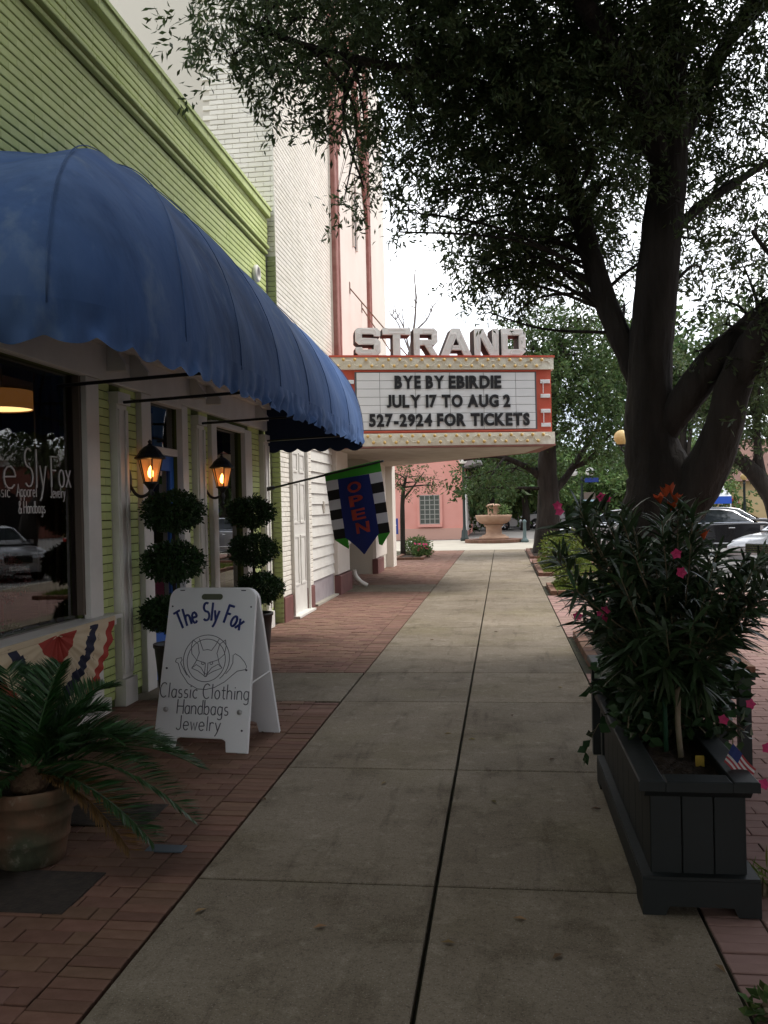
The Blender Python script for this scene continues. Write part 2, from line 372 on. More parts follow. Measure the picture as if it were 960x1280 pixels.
# brick-edged planting beds
def bed(r, label, soil=M_soil, h=.075):
    x0, x1, y0, y1 = r
    t = thing('planting_bed', label, 'planting bed', ((x0+x1)/2, (y0+y1)/2, -.03)); ox, oy = t.location.x, t.location.y
    def edge(a, b, c, d, alongy):
        n = max(1, round(((d-c) if alongy else (b-a))/.21)); 
        for k in range(n):
            if alongy: q0 = c+(d-c)*k/n; q1 = c+(d-c)*(k+1)/n; rr = (a, b, q0+.004, q1-.004)
            else: q0 = a+(b-a)*k/n; q1 = a+(b-a)*(k+1)/n; rr = (q0+.004, q1-.004, c, d)
            hx, hy = (rr[1]-rr[0])/2, (rr[3]-rr[2])/2
            key = ('edge', round(hx, 2), round(hy, 2))
            if key not in MESHCACHE: MESHCACHE[key] = MB().brick((0, 0, 0), (hx, 0, 0), (0, hy, 0), (0, 0, 1), .11, .007).mesh('edging_brick', M_paver)
            obj('edging_brick', MESHCACHE[key], t, ((rr[0]+rr[1])/2-ox, (rr[2]+rr[3])/2-oy, h+.03+random.uniform(-.004, .004)))
    edge(x0, x0+.11, y0, y1, True); edge(x1-.11, x1, y0, y1, True)
    edge(x0+.115, x1-.115, y0, y0+.11, False); edge(x0+.115, x1-.115, y1-.11, y1, False)
    nx = ny = 14; P = []
    for i in range(nx):
        for j in range(ny):
            P.append((x0+.1+(x1-x0-.2)*i/(nx-1)-ox, y0+.1+(y1-y0-.2)*j/(ny-1)-oy, .045+random.uniform(0, .035)))
    MB().grid(P, nx, ny).build('soil', soil, t, smooth=True)
    return t
M_grassy = mat('dry_grass_soil', (.10, .085, .035), .95, (.16, .17, .05), 12, 6, bump=.8, bscale=50, bdist=.02)
bed(WELLS[0], 'brick edged mulch bed around the big dark oak trunk')
bed(WELLS[1], 'small brick edged bed with dry yellow grass halfway along the walk', M_grassy)
bed(WELLS[2], 'long brick edged bed holding the yellow green shrub', M_grassy)
bed(WELLS[3], 'brick edged bed around the tree trunk near the fountain')
bed((-3.25, -2.35, 26.2, 30.4), 'brick edged flower bed beside the end of the white theatre')

# thin dark rectangular patches on the left bricks
M_dkpatch = mat('dark_patch', (.03, .024, .02), .85, (.05, .038, .03), 20, bump=.4, bscale=60)
for (x0, x1, y0, y1, lb) in ((-2.6, -1.78, 3.32, 3.72, 'dark square patch under the palm pot'), (-2.35, -1.84, 4.28, 4.62, 'dark square cover in the bricks behind the palm')):
    c = MB().brick(((x0+x1)/2, (y0+y1)/2, .006), ((x1-x0)/2, 0, 0), (0, (y1-y0)/2, 0), (0, 0, 1), .012, .003).build('ground_patch', M_dkpatch); tag(c, lb, 'patch')
tag(MB().brick((-1.62, 4.02, .003), (.09, 0, 0), (0, .042, 0), (0, 0, 1), .006, .002).build('marker_tile', mat('blue_grey_tile', (.07, .09, .11), .6)), 'small blue grey tile set in the brick border by the palm', 'tile')

# ================================================================== GREEN SHOP
shop = thing('green_shop', 'lime green painted brick shop with white trimmed windows under the blue awning', 'building', (-3.2, 7.5, 0))
def sp(mb, name, m, par=shop, **k):                 # build a part given in world coordinates
    o = mb.build(name, m, None, **k)
    o.parent = par; root = par
    off = Vector((0, 0, 0))
    while root is not None: off += root.location; root = root.parent
    o.location = -off; return o
FX = -3.2
# backing walls (mortar) with window and door openings left free
bw = MB(); bw.box(FX-.25, FX-.012, -22, 3.0, -.05, 2.75); bw.box(FX-.25, FX-.012, -22, 1.0, 2.752, 6.6)  # unseen stretch behind the camera, added to block low sky light
OPEN = [(4.3, 6.46, .77, 2.66), (7.72, 8.5, .02, 2.64), (9.6, 10.7, .62, 2.56)]
segs = []; y = 3.0
for (a, b, c, d) in OPEN:
    bw.box(FX-.25, FX-.012, y, a, -.05, 2.75); y = b
    if c > .1: bw.box(FX-.25, FX-.012, a, b, -.05, c)
    bw.box(FX-.25, FX-.012, a, b, d, 2.75)
bw.box(FX-.25, FX-.012, y, 12.1, -.05, 2.75)
bw.box(FX-.25, FX-.012, 1.0, 12.1, 2.752, 5.6)
sp(bw, 'wall', M_green_mortar)
# brick courses of the upper wall
up = []
cz = 3.86; k = 0
while cz < 5.12:
    yy = 3.4-(.11 if k % 2 else 0)
    while yy < 12.05:
        a, b = max(yy, 3.4), min(yy+.215, 12.05)
        if b-a > .03: up.append(((a+b)/2, cz+.0335, (b-a)/2-.0004, .0295))
        yy += .215
    cz += .0705; k += 1
vis = sorted([b for b in up if inframe((FX, b[0], b[1])) and b[1] > 4.0], key=lambda b: b[0])
near = set(vis[:300]); J = MB()
for b in up:
    if b in near:
        key = ('gb', round(b[2], 3))
        if key not in MESHCACHE: MESHCACHE[key] = MB().brick((0, 0, 0), (0, b[2], 0), (0, 0, b[3]), (1, 0, 0), .02, .005, 0, .0008).mesh('brick', M_green)
        obj('brick', MESHCACHE[key], shop, (random.uniform(-.0015, .0015), b[0]-7.5, b[1]))
    else: J.brick((FX+random.uniform(-.0015, .0015), b[0], b[1]), (0, b[2], 0), (0, 0, b[3]), (1, 0, 0), .02, .005, 0, .0008)
# narrow brick strips between the pilasters
STRIPS = [(6.68, 6.96), (7.17, 7.5), (8.67, 8.9), (9.14, 9.42), (11.0, 11.5), (11.76, 12.05)]
for (a, b) in STRIPS:
    z = .06; k = 0
    while z < 2.62:
        cut = a+(b-a)*(.62 if k % 2 else .3)
        for (p, q) in ((a, cut), (cut, b)): J.brick((FX, (p+q)/2, z+.034), (0, (q-p)/2-.0015, 0), (0, 0, .031), (1, 0, 0), .02, .005)
        z += .0705; k += 1
tag(sp(J, 'brick_courses', M_green_i), kind='stuff')
# cornice: stepped brick bands
def band(z0, z1, out, name='cornice_band', y0=1.0, y1=12.06, m=M_green_i):
    n = int((y1-y0)/.43); q = MB()
    for i in range(n):
        a, b = y0+(y1-y0)*i/n, y0+(y1-y0)*(i+1)/n
        q.brick((FX+out, (a+b)/2, (z0+z1)/2), (0, (b-a)/2-.001, 0), (0, 0, (z1-z0)/2), (1, 0, 0), out+.02, .006)
    return sp(q, name, m)
for (z0, z1, o_) in ((5.155, 5.195, .035), (5.225, 5.265, .06), (5.305, 5.36, .03), (5.37, 5.43, .035), (5.44, 5.50, .035), (5.51, 5.57, .035), (5.58, 5.64, .035), (5.655, 5.75, .085)):
    band(z0, z1, o_)
sp(MB().box(FX-.3, FX+.10, 1.0, 12.07, 5.752, 5.79), 'coping', M_green_i)
# pilasters, window and door casings
def panel(y0, y1, z0, z1, out, name, m=M_white, inn=.03, par=shop):
    return sp(MB().brick((FX+out, (y0+y1)/2, (z0+z1)/2), (0, (y1-y0)/2, 0), (0, 0, (z1-z0)/2), (1, 0, 0), out+inn, .006), name, m, par)
for (a, b) in ((6.965, 7.165), (8.905, 9.135), (11.505, 11.755)):
    p = panel(a, b, .22, 2.5, .06, 'pilaster')
    w = (b-a)/3
    for kk in (0.5, 1.5, 2.5): pass
    for (q0, q1) in ((a+.012, a+.06), (b-.06, b-.012)):
        sp(MB().brick((FX+.078, (q0+q1)/2, 1.36), (0, (q1-q0)/2, 0), (0, 0, 1.1), (1, 0, 0), .02, .006), 'moulding', M_white, p)
    sp(MB().box(FX-.01, FX+.09, a-.02, b+.02, .0, .218), 'plinth', M_white, p)
    sp(MB().box(FX-.01, FX+.085, a-.02, b+.02, 2.502, 2.6), 'capital', M_white, p)
# frieze and stepped mouldings under the awning
fr = panel(3.2, 12.05, 2.665, 2.95, .05, 'frieze')
for (z0, z1, o_) in ((2.952, 3.0, .11), (3.002, 3.05, .17), (3.052, 3.1, .23)):
    sp(MB().box(FX-.01, FX+o_, 3.2, 12.05, z0, z1), 'frieze_moulding', M_white, fr)
for yb in (6.85, 7.3, 8.78, 9.28, 11.2, 11.9):
    sp(MB().prism([(0, 0), (.16, .0), (.16, .05), (.05, .2), (0, .2)], (FX+.05, yb-.03, 2.75), (1, 0, 0), (0, 0, 1), (0, 1, 0), .06), 'bracket', M_white, fr)
M_glass = glass_mat('shop_glass', (.7, .7, .68), 1.35)
M_glass2 = glass_mat('door_glass', (.5, .52, .52), 1.7)
# big display window
win = panel(6.46, 6.675, .78, 2.66, .045, 'window'); win['label'] = 'large display window with white lettering'
sp(MB().box(FX-.09, FX-.0, 6.42, 6.459, .82, 2.66), 'jamb', mat('brown_jamb', (.11, .085, .065), .6), win)
sp(MB().box(FX-.1, FX+.03, 4.2, 6.675, 2.662, 2.676), 'head', M_white, win)
sp(MB().brick((FX+.03, 5.5, 2.74), (0, 1.3, 0), (0, 0, .06), (1, 0, 0), .05, .01), 'head_moulding', M_white, win)
sl_ = MB(); sl_.box(FX-.1, FX+.13, 4.2, 6.83, .755, .79); sl_.box(FX-.012, FX+.09, 4.2, 6.80, .70, .753); sp(sl_, 'sill', M_white, win)
sp(MB().add([(FX-.052, 4.3, .79), (FX-.052, 6.42, .79), (FX-.052, 6.42, 2.66), (FX-.052, 4.3, 2.66)], [(0, 1, 2, 3)]), 'pane', M_glass, win)
bk = panel(4.3, 6.72, .12, .70, .01, 'bulkhead_panel')
for (a, b) in ((4.4, 5.5), (5.62, 6.6)):
    q = MB()
    for (p0, p1, r0, r1) in ((a, b, .18, .22), (a, b, .60, .64), (a, a+.04, .222, .598), (b-.04, b, .222, .598)): q.box(FX+.008, FX+.03, p0, p1, r0, r1)
    sp(q, 'panel_moulding', M_white, bk)
sp(MB().box(FX-.02, FX+.05, 4.3, 6.76, .0, .118), 'skirting', M_white, bk)
# entrance door with transom
dr = panel(7.505, 7.715, .0, 2.66, .05, 'doorway'); 
sp(MB().brick((FX+.05, 8.585, 1.33), (0, .08, 0), (0, 0, 1.33), (1, 0, 0), .08, .006), 'casing', M_white, dr)
sp(MB().brick((FX+.05, 8.11, 2.65), (0, .392, 0), (0, 0, .03), (1, 0, 0), .08, .006), 'casing_head', M_white, dr)
sp(MB().brick((FX-.0, 8.11, 2.18), (0, .388, 0), (0, 0, .035), (1, 0, 0), .08, .006), 'transom_bar', M_white, dr)
sp(MB().add([(FX-.034, 7.72, 2.216), (FX-.034, 8.5, 2.216), (FX-.034, 8.5, 2.62), (FX-.034, 7.72, 2.62)], [(0, 1, 2, 3)]), 'transom_pane', M_glass2, dr)
M_bluedoor = mat('blue_door_paint', (.03, .13, .48), .4)
q = MB(); q.box(FX-.09, FX-.045, 7.73, 7.83, .02, 2.14); q.box(FX-.09, FX-.045, 8.39, 8.49, .02, 2.14); q.box(FX-.09, FX-.045, 7.832, 8.388, .02, .6); q.box(FX-.09, FX-.045, 7.832, 8.388, 2.0, 2.14)
dl = sp(q, 'door_leaf', M_bluedoor, dr)
sp(MB().add([(FX-.064, 7.83, .6), (FX-.064, 8.39, .6), (FX-.064, 8.39, 2.0), (FX-.064, 7.83, 2.0)], [(0, 1, 2, 3)]), 'pane', M_glass2, dr)
sp(MB().box(FX-.13, FX-.122, 7.86, 8.36, .62, .95), 'pink_poster', mat('pink_poster', (.5, .09, .18), .6), dr)
sp(MB().box(FX-.13, FX-.122, 7.86, 8.2, .96, 1.3), 'white_poster', mat('white_poster', (.7, .68, .66), .6), dr)
# second window
w2 = panel(9.425, 9.6, .5, 2.6, .045, 'window'); w2['label'] = 'narrower window between the two lanterns and flag'
sp(MB().brick((FX+.045, 10.85, 1.55), (0, .145, 0), (0, 0, 1.05), (1, 0, 0), .07, .006), 'casing', M_white, w2)
sp(MB().brick((FX+.045, 10.15, 2.585), (0, .545, 0), (0, 0, .03), (1, 0, 0), .07, .006), 'casing_head', M_white, w2)
sp(MB().box(FX-.1, FX+.1, 9.43, 11.02, .46, .498), 'sill', M_white, w2)
sp(MB().add([(FX-.052, 9.6, .5), (FX-.052, 10.7, .5), (FX-.052, 10.7, 2.56), (FX-.052, 9.6, 2.56)], [(0, 1, 2, 3)]), 'pane', M_glass2, w2)
# interior shell
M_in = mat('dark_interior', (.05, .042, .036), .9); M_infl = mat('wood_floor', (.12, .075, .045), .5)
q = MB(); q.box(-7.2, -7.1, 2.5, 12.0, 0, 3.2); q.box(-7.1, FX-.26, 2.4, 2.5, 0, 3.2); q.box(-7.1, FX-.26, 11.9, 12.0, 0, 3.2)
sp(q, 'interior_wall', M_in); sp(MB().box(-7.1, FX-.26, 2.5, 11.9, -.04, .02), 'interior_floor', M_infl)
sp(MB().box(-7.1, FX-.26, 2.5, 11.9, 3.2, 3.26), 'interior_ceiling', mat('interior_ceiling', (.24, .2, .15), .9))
sp(MB().box(-4.6, -4.45, 2.5, 11.9, 2.75, 2.87), 'ceiling_beam', mat('beige_beam', (.5, .4, .28), .8))
q = MB(); P = []
for i in range(12):
    for z in (.05, 2.7): P.append((FX-.15-i*.02, 6.40+.025*math.sin(i*1.9), z))
q.grid(P, 12, 2); sp(q, 'curtain', mat('brown_curtain', (.09, .06, .045), .9), smooth=True)
sp(MB().box(-3.9, -3.45, 4.5, 6.3, .3, .62), 'display_platform', mat('display_wood', (.09, .07, .055), .6))
# roof behind the parapet and the plain side
sp(MB().box(-9.0, FX-.32, 1.0, 12.0, 5.2, 5.3), 'roof', M_grey)
# round wall vent
vt = thing('wall_vent', 'round white vent high on the green wall near the theatre', 'vent', (FX, 11.45, 4.73))
mbv = MB(); mbv.lathe([(.0, .0), (.10, .0), (.115, .02), (.115, .05), (.09, .07), (.075, .06), (.06, .03), (.0, .03)], 20, capb=False, capt=False)
ov = mbv.build('vent_cowl', M_white, vt, True); ov.rotation_euler = (0, R(90), 0)
od = MB().lathe([(.0, .035), (.055, .035)], 16, capb=False, capt=False).build('vent_hole', M_black, vt); od.rotation_euler = (0, R(90), 0)

# ================================================================== WHITE THEATRE
TX = -3.07
th = thing('white_theatre', 'tall cream brick theatre with faded red vertical mouldings', 'building', (TX, 18, 0))
def tp(mb, name, m, par=th, **k): return sp(mb, name, m, par, **k)
TOP = 12.5
core = MB(); core.box(-14, TX-.02, 12.14, 14.12, -.05, TOP); core.box(-14, TX-.06, 14.12, 16.0, -.05, TOP)
core.box(-14, TX-.02, 16.0, 17.25, -.05, TOP); core.box(-14, TX-.02, 17.25, 20.95, 2.75, TOP); core.box(-14, TX-1.5, 17.25, 20.95, -.05, 2.75)
core.box(-14, TX-.02, 20.95, 24.0, -.05, TOP)
tp(core, 'wall', M_cream_mortar)
J = MB()
# side wall bricks (facing the shop roof) and their ragged edge
z = 2.6; k = 0
while z < 11.5:
    x = -4.08+(.1 if k % 2 else 0)
    while x < TX-.01:
        b = min(x+.215, TX)
        if b-x > .03 and z > 5.0: J.brick(((x+b)/2, 12.12+random.uniform(-.003, .003), z+.034), ((b-x)/2-.002, 0, 0), (0, 0, .0305), (0, -1, 0), .02, .005)
        x += .215
    z += .0705; k += 1
z = .36; k = 0
while z < 11.5:                                  # street face, brick part
    y = 12.12-(.1 if k % 2 else 0)
    while y < 16.2:
        a, b = max(y, 12.12), min(y+.215, 16.2); skip = False
        if z < 2.72 and (b > 12.66 and a < 13.66): 
            if a < 12.66: b = 12.66
            elif b > 13.66: a = 13.66
            else: skip = True
        if z < 2.72 and b > 14.12:
            if a < 14.12: b = 14.12
            else: skip = True
        if not skip and b-a > .02: J.brick((TX+random.uniform(-.0015, .0015), (a+b)/2, z+.034), (0, (b-a)/2-.0015, 0), (0, 0, .031), (1, 0, 0), .02, .005)
        y += .215
    z += .0705; k += 1
tag(tp(J, 'brick_courses', M_cream), kind='stuff')
# return beside the shop, a darker green than its wall
J = MB(); z = .0; k = 0
while z < 5.1:
    J.brick(((FX+TX)/2+.0, 12.118, z+.034), ((TX-FX)/2-.002, 0, 0), (0, 0, .031), (0, -1, 0), .02, .004); z += .0705
tag(tp(J, 'painted_return', mat('darker_green_brick', (.30, .33, .17), .7, (.36, .39, .22), 4, island=True, rnd=.06)), kind='stuff')
# maroon bases
for (a, b, o_) in ((12.13, 12.68, .02), (13.64, 14.14, .02), (16.02, 17.26, .10), (20.94, 22.0, .10)):
    tp(MB().brick((TX+o_, (a+b)/2, .17), (0, (b-a)/2, 0), (0, 0, .18), (1, 0, 0), o_+.04, .01), 'base_block', M_maroon)
tp(MB().brick((TX-.03, 15.08, .2), (0, .93, 0), (0, 0, .2), (1, 0, 0), .06, .008), 'base_board', mat('grey_lilac_base', (.3, .26, .27), .7, (.36, .32, .33), 6))
tp(MB().box(TX-.04, TX+.06, 14.16, 16.0, -.0, .03), 'base_sill', M_conc2)
# side door with panels
dd = tp(MB().box(TX-.05, TX+.0, 12.68, 13.64, .03, 2.7), 'side_door', M_white); dd['label'] = 'white panelled double side door'
for (y0, y1) in ((12.76, 13.1), (13.22, 13.56)):
    for (z0, z1) in ((.45, 1.2), (1.38, 2.0), (2.15, 2.45)):
        q = MB()
        q.box(TX, TX+.012, y0, y1, z0, z0+.03); q.box(TX, TX+.012, y0, y1, z1-.03, z1); q.box(TX, TX+.012, y0, y0+.03, z0+.032, z1-.032); q.box(TX, TX+.012, y1-.03, y1, z0+.032, z1-.032)
        q.box(TX-.0, TX+.005, y0+.07, y1-.07, z0+.07, z1-.07); tp(q, 'door_panel', M_white, dd)
q = MB(); q.box(TX-.0, TX+.05, 12.62, 12.675, .0, 2.75); q.box(TX-.0, TX+.05, 13.645, 13.70, .0, 2.75); q.box(TX-.0, TX+.05, 12.677, 13.643, 2.702, 2.75); tp(q, 'door_frame', M_white, dd)
tp(MB().box(TX-.02, TX+.12, 12.6, 13.72, -.0, .03), 'threshold', M_white, dd)
# lap boards on the lower wall
n = 13
for i in range(n):
    z0 = .41+i*(2.34/n); z1 = z0+2.34/n-.006
    tp(MB().add([(TX-.005, 14.13, z0), (TX-.005, 15.99, z0), (TX-.03, 15.99, z1), (TX-.03, 14.13, z1), (TX-.07, 14.13, z0), (TX-.07, 15.99, z0), (TX-.07, 15.99, z1), (TX-.07, 14.13, z1)],
                [(0, 1, 2, 3), (4, 7, 6, 5), (0, 4, 5, 1), (3, 2, 6, 7), (0, 3, 7, 4), (1, 5, 6, 2)]), 'lap_board', M_white)
# entrance columns, recess and doors
for (a, b) in ((16.02, 17.24), (20.96, 22.9)):
    tp(MB().brick((TX+.06, (a+b)/2, 1.55), (0, (b-a)/2, 0), (0, 0, 1.18), (1, 0, 0), .1, .01), 'entrance_pier', M_stucco)
tp(MB().box(TX-1.4, TX+.18, 23.3, 23.98, -.03, 2.72), 'end_pier', M_stucco)
for i, ya in enumerate((17.4, 18.6, 19.8)):
    d_ = tp(MB().box(TX-1.5, TX-1.44, ya, ya+1.05, .0, 2.3), 'lobby_door', mat('grey_green_door', (.22, .22, .18), .5))
    tp(MB().add([(TX-1.43, ya+.15, .3), (TX-1.43, ya+.9, .3), (TX-1.43, ya+.9, 2.1), (TX-1.43, ya+.15, 2.1)], [(0, 1, 2, 3)]), 'door_glass', M_glass2, d_)
tp(MB().box(TX-1.5, TX-.02, 17.24, 20.96, -.05, -.005), 'lobby_floor', M_paver_i)
# stucco facade, mouldings
tp(MB().box(TX-.019, TX+.03, 16.2, 23.95, 2.74, TOP), 'facade_panel', M_stucco)
for (y0, w_, o_) in ((16.22, .16, .09), (16.46, .10, .07), (16.66, .10, .07), (20.55, .10, .08), (20.78, .10, .08)):
    tp(MB().brick((TX+.03+o_, y0+w_/2, 7.5), (0, w_/2, 0), (0, 0, 4.7), (1, 0, 0), o_+.01, .02), 'vertical_moulding', M_redtrim)
for s in (-1, 1):
    for dy in (0, .35):
        a = Vector((TX+.07, 18.6, 11.6-dy*1.5)); b = Vector((TX+.07, 18.6+s*1.9, 8.9-dy*1.5))
        tp(MB().tube([a, b], .06, 6), 'raking_moulding', M_redtrim)
# narrow pointed window
q = MB(); q.prism([(-.16, 0), (.16, 0), (.16, 1.1), (0, 1.5), (-.16, 1.1)], (TX+.031, 18.85, 7.2), (0, 1, 0), (0, 0, 1), (1, 0, 0), .012); tp(q, 'lancet_window', M_black)
q = MB(); q.tube([(TX+.05, 18.66, 7.15), (TX+.05, 18.66, 8.35), (TX+.05, 18.85, 8.78), (TX+.05, 19.04, 8.35), (TX+.05, 19.04, 7.15)], .035, 6); tp(q, 'window_surround', M_stucco)
# electrical box and meter on the first pier
eb = thing('meter_box', 'small grey utility box on the white pier below the banner', 'utility box', (TX+.06, 16.75, 1.0))
MB().brick((.1, 0, .1), (0, .13, 0), (0, 0, .2), (1, 0, 0), .1, .01).build('box_body', mat('grey_enamel', (.45, .45, .42), .5), eb)
MB().brick((.085, .24, .06), (0, .07, 0), (0, 0, .12), (1, 0, 0), .085, .01).build('box_body', MATS['grey_enamel'], eb)
MB().lathe([(.035, 0), (.035, .03)], 12).build('meter_glass', M_black, eb, loc=(.085, .24, .1)).rotation_euler = (0, R(90), 0)
dp = thing('drain_pipe', 'white drain pipe elbow at the foot of the theatre pier', 'pipe', (TX+.13, 17.3, 0))
MB().tube(smooth_path([(0, 0, .36), (.02, .03, .25), (.12, .06, .12), (.25, .08, .045)]), .045, 10).build('elbow', M_white, dp, True)
nb = thing('wall_plate', 'small pale wall switch plate on the lap boards', 'plate', (TX-.02, 15.1, 1.62))
MB().brick((.03, 0, 0), (0, .06, 0), (0, 0, .1), (1, 0, 0), .03, .006).build('plate', mat('beige_plate', (.5, .46, .4), .5), nb)
MB().box(.03, .036, -.02, .02, -.04, .04).build('switch', MATS['beige_plate'], nb)
# grey neighbour behind
gb = thing('grey_stucco_building', 'plain grey stucco wall rising behind the green shop roof', 'building', (-9, 12.5, 0))
sp(MB().box(-14, -4.09, 12.2, 12.7, 0, 12.6), 'wall', M_grey, gb)
sp(MB().box(-14, -4.05, 12.15, 12.75, 12.602, 12.75), 'coping', M_grey, gb)

# ================================================================== AWNING
M_awn = mat('blue_canvas', (.042, .1, .26), .9, (.105, .175, .34), 1.5, 7, (.34, .8), bump=.6, bscale=6, coord='Object', stretch=(1, 1, .45), bdist=.03, trans=.1)
def dirty(m, scale, lo, hi, col, fac, stretch=(1, 1, 1), mode='MULTIPLY'):
    t = m.node_tree; N = t.nodes; K = t.links.new; b = N['Principled BSDF']; src = b.inputs['Base Color'].links[0].from_socket
    tc = N.new('ShaderNodeTexCoord'); mp = N.new('ShaderNodeMapping'); mp.inputs['Scale'].default_value = stretch; mp.inputs['Location'].default_value = (scale, 2.3*scale, .7); K(tc.outputs['Object'], mp.inputs[0])
    n = N.new('ShaderNodeTexNoise'); n.inputs['Scale'].default_value = scale; n.inputs['Detail'].default_value = 7; n.inputs['Roughness'].default_value = .62; K(mp.outputs[0], n.inputs[0])
    r = N.new('ShaderNodeMapRange'); r.inputs[1].default_value = lo; r.inputs[2].default_value = hi; r.inputs[4].default_value = fac; K(n.outputs[0], r.inputs[0])
    x = N.new('ShaderNodeMix'); x.data_type = 'RGBA'; x.blend_type = mode; K(r.outputs[0], x.inputs[0]); K(src, x.inputs[6]); x.inputs[7].default_value = (*col, 1); K(x.outputs[2], b.inputs['Base Color'])
dirty(M_awn, .7, .48, .66, (.45, .48, .5), .8)                        # large grimy patches
dirty(M_awn, 5., .5, .75, (.55, .6, .62), .7, (1, 1, .12))            # rain streaks
dirty(M_awn, 3.2, .58, .72, (.2, .27, .36), .5, (1, 1, .6), 'MIX')    # faded scuffs
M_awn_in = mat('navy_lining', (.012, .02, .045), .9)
aw = thing('shop_awning', 'bulging blue canvas awning with scalloped edge over the shop front', 'awning', (FX, 7.9, 2.5))
HX, AY0, AY1, ZT, ZB = -1.83, 3.86, 11.75, 4.56, 2.6
RC = 3.3                                                  # length of the rounded end
def prof(t):
    P0, P1, P2, P3 = (0, 1), (.47, .76), (1.0, .50), (1, 0)
    a, b, c, d = (1-t)**3, 3*t*(1-t)**2, 3*t*t*(1-t), t**3
    return a*P0[0]+b*P1[0]+c*P2[0]+d*P3[0], a*P0[1]+b*P1[1]+c*P2[1]+d*P3[1]
def hem(s):
    """plan of the hem: s<0 round end (0 at its start), returns centre point on wall and outward vector"""
    D = HX-FX
    if s < 1:
        a = s*math.pi/2; si, co = math.sin(a), max(math.cos(a), 0.); rr = 1/(si**7+co**7)**(1/7)
        return Vector((FX, AY0+RC, 0)), Vector((D*rr*si, -RC*rr*co, 0))
    y = AY0+RC+(s-1)*(AY1-AY0-RC); return Vector((FX, y, 0)), Vector((D, 0, 0))
S = list(np.linspace(0, 1, 70)[:-1])+list(np.linspace(1, 2, 150)); NT = 22
arc = [0.]
for i in range(1, len(S)):
    c0, v0 = hem(S[i-1]); c1, v1 = hem(S[i]); arc.append(arc[-1]+((c1+v1)-(c0+v0)).length)
RIB = arc[-1]/8
P = []
from mathutils import noise as mn
for i, s in enumerate(S):
    c, v = hem(s); ph = (arc[i]/RIB) % 1.; sag = math.sin(math.pi*ph)
    for j in range(NT):
        t = j/(NT-1); d, h = prof(t); bul = 1-.036*sag*math.sin(math.pi*min(1, t*1.05))
        w = mn.noise(Vector((arc[i]*1.6, t*3, 1.7)))*.018*math.sin(math.pi*t)
        p = c+v*(d*bul+w); zt_ = ZT-.24*max(0, s-1); p.z = ZB+(zt_-ZB)*(h*(1-.02*sag)); P.append(p)
canvas = sp(MB().grid(P, len(S), NT), 'canvas', M_awn, aw, smooth=True)
# valance with wrinkles and scallops
SV = list(np.linspace(0, 1, 200)[:-1])+list(np.linspace(1, 2, 420)); P = []
al = 0; pv = None
for s in SV:
    c, v = hem(s); p0 = c+v
    if pv is not None: al += (p0-pv).length
    pv = p0; n_ = v.normalized()
    sc = abs(math.sin(math.pi*al/.27)); bot = .15+.045*sc
    for j in range(5):
        q = j/4; wr = .018*math.sin(al*31+q*2)*q+mn.noise(Vector((al*3.1, q*2, .3)))*.06*q+mn.noise(Vector((al*9, q*5, 2.3)))*.02*math.sin(math.pi*min(1, q*1.3))
        p = p0+n_*(wr+.006); p.z = ZB+.03*(j == 0)-bot*q+mn.noise(Vector((al*1.1, 0, 4)))*.02*q; P.append(p)
sp(MB().grid(P, len(SV), 5), 'valance', M_awn, aw, smooth=True)
# far end panel hanging down below the hem
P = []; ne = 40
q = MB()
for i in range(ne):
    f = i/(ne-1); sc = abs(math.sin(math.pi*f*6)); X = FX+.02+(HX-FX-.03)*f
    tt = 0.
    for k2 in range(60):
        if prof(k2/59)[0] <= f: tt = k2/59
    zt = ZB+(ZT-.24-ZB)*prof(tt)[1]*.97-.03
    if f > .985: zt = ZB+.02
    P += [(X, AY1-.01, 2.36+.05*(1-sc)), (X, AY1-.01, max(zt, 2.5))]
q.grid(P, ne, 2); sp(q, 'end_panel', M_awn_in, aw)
rf_ = MB()
for i in range(9):
    s_i = min(range(len(arc)), key=lambda k: abs(arc[k]-i*RIB)); c, v = hem(S[s_i]); pts = []
    for j in range(10):
        d, h = prof(j/9); p = c+v*(d*.95); p.z = ZB+(ZT-.24*max(0, S[s_i]-1)-ZB)*h*.97-.02; pts.append(p)
    sp(MB().tube(pts, .011, 6), 'rib', M_black, aw)
for i in range(1, 9):
    s_i = min(range(len(arc)), key=lambda k: abs(arc[k]-i*RIB)); c, v = hem(S[s_i]); sv_ = max(0, S[s_i]-1); pts = []
    for j in range(18):
        d, h = prof(j/17); p = c+v*(d*1.004); p.z = ZB+(ZT-.24*sv_-ZB)*h+.003; pts.append(p)
    sp(MB().tube(pts, .004, 5), 'seam', M_awn, aw, smooth=True)
for yy in (6.0, 7.05, 9.0, 11.6):
    sp(MB().tube([(FX+.05, yy, 2.52), (HX-.03, yy-.15, 2.55)], .013, 6), 'stay_rod', M_black, aw)
sp(MB().tube([(hem(s)[0]+hem(s)[1]*.985+Vector((0, 0, ZB-.01))) for s in S[::3]], .013, 6), 'hem_bar', M_black, aw)

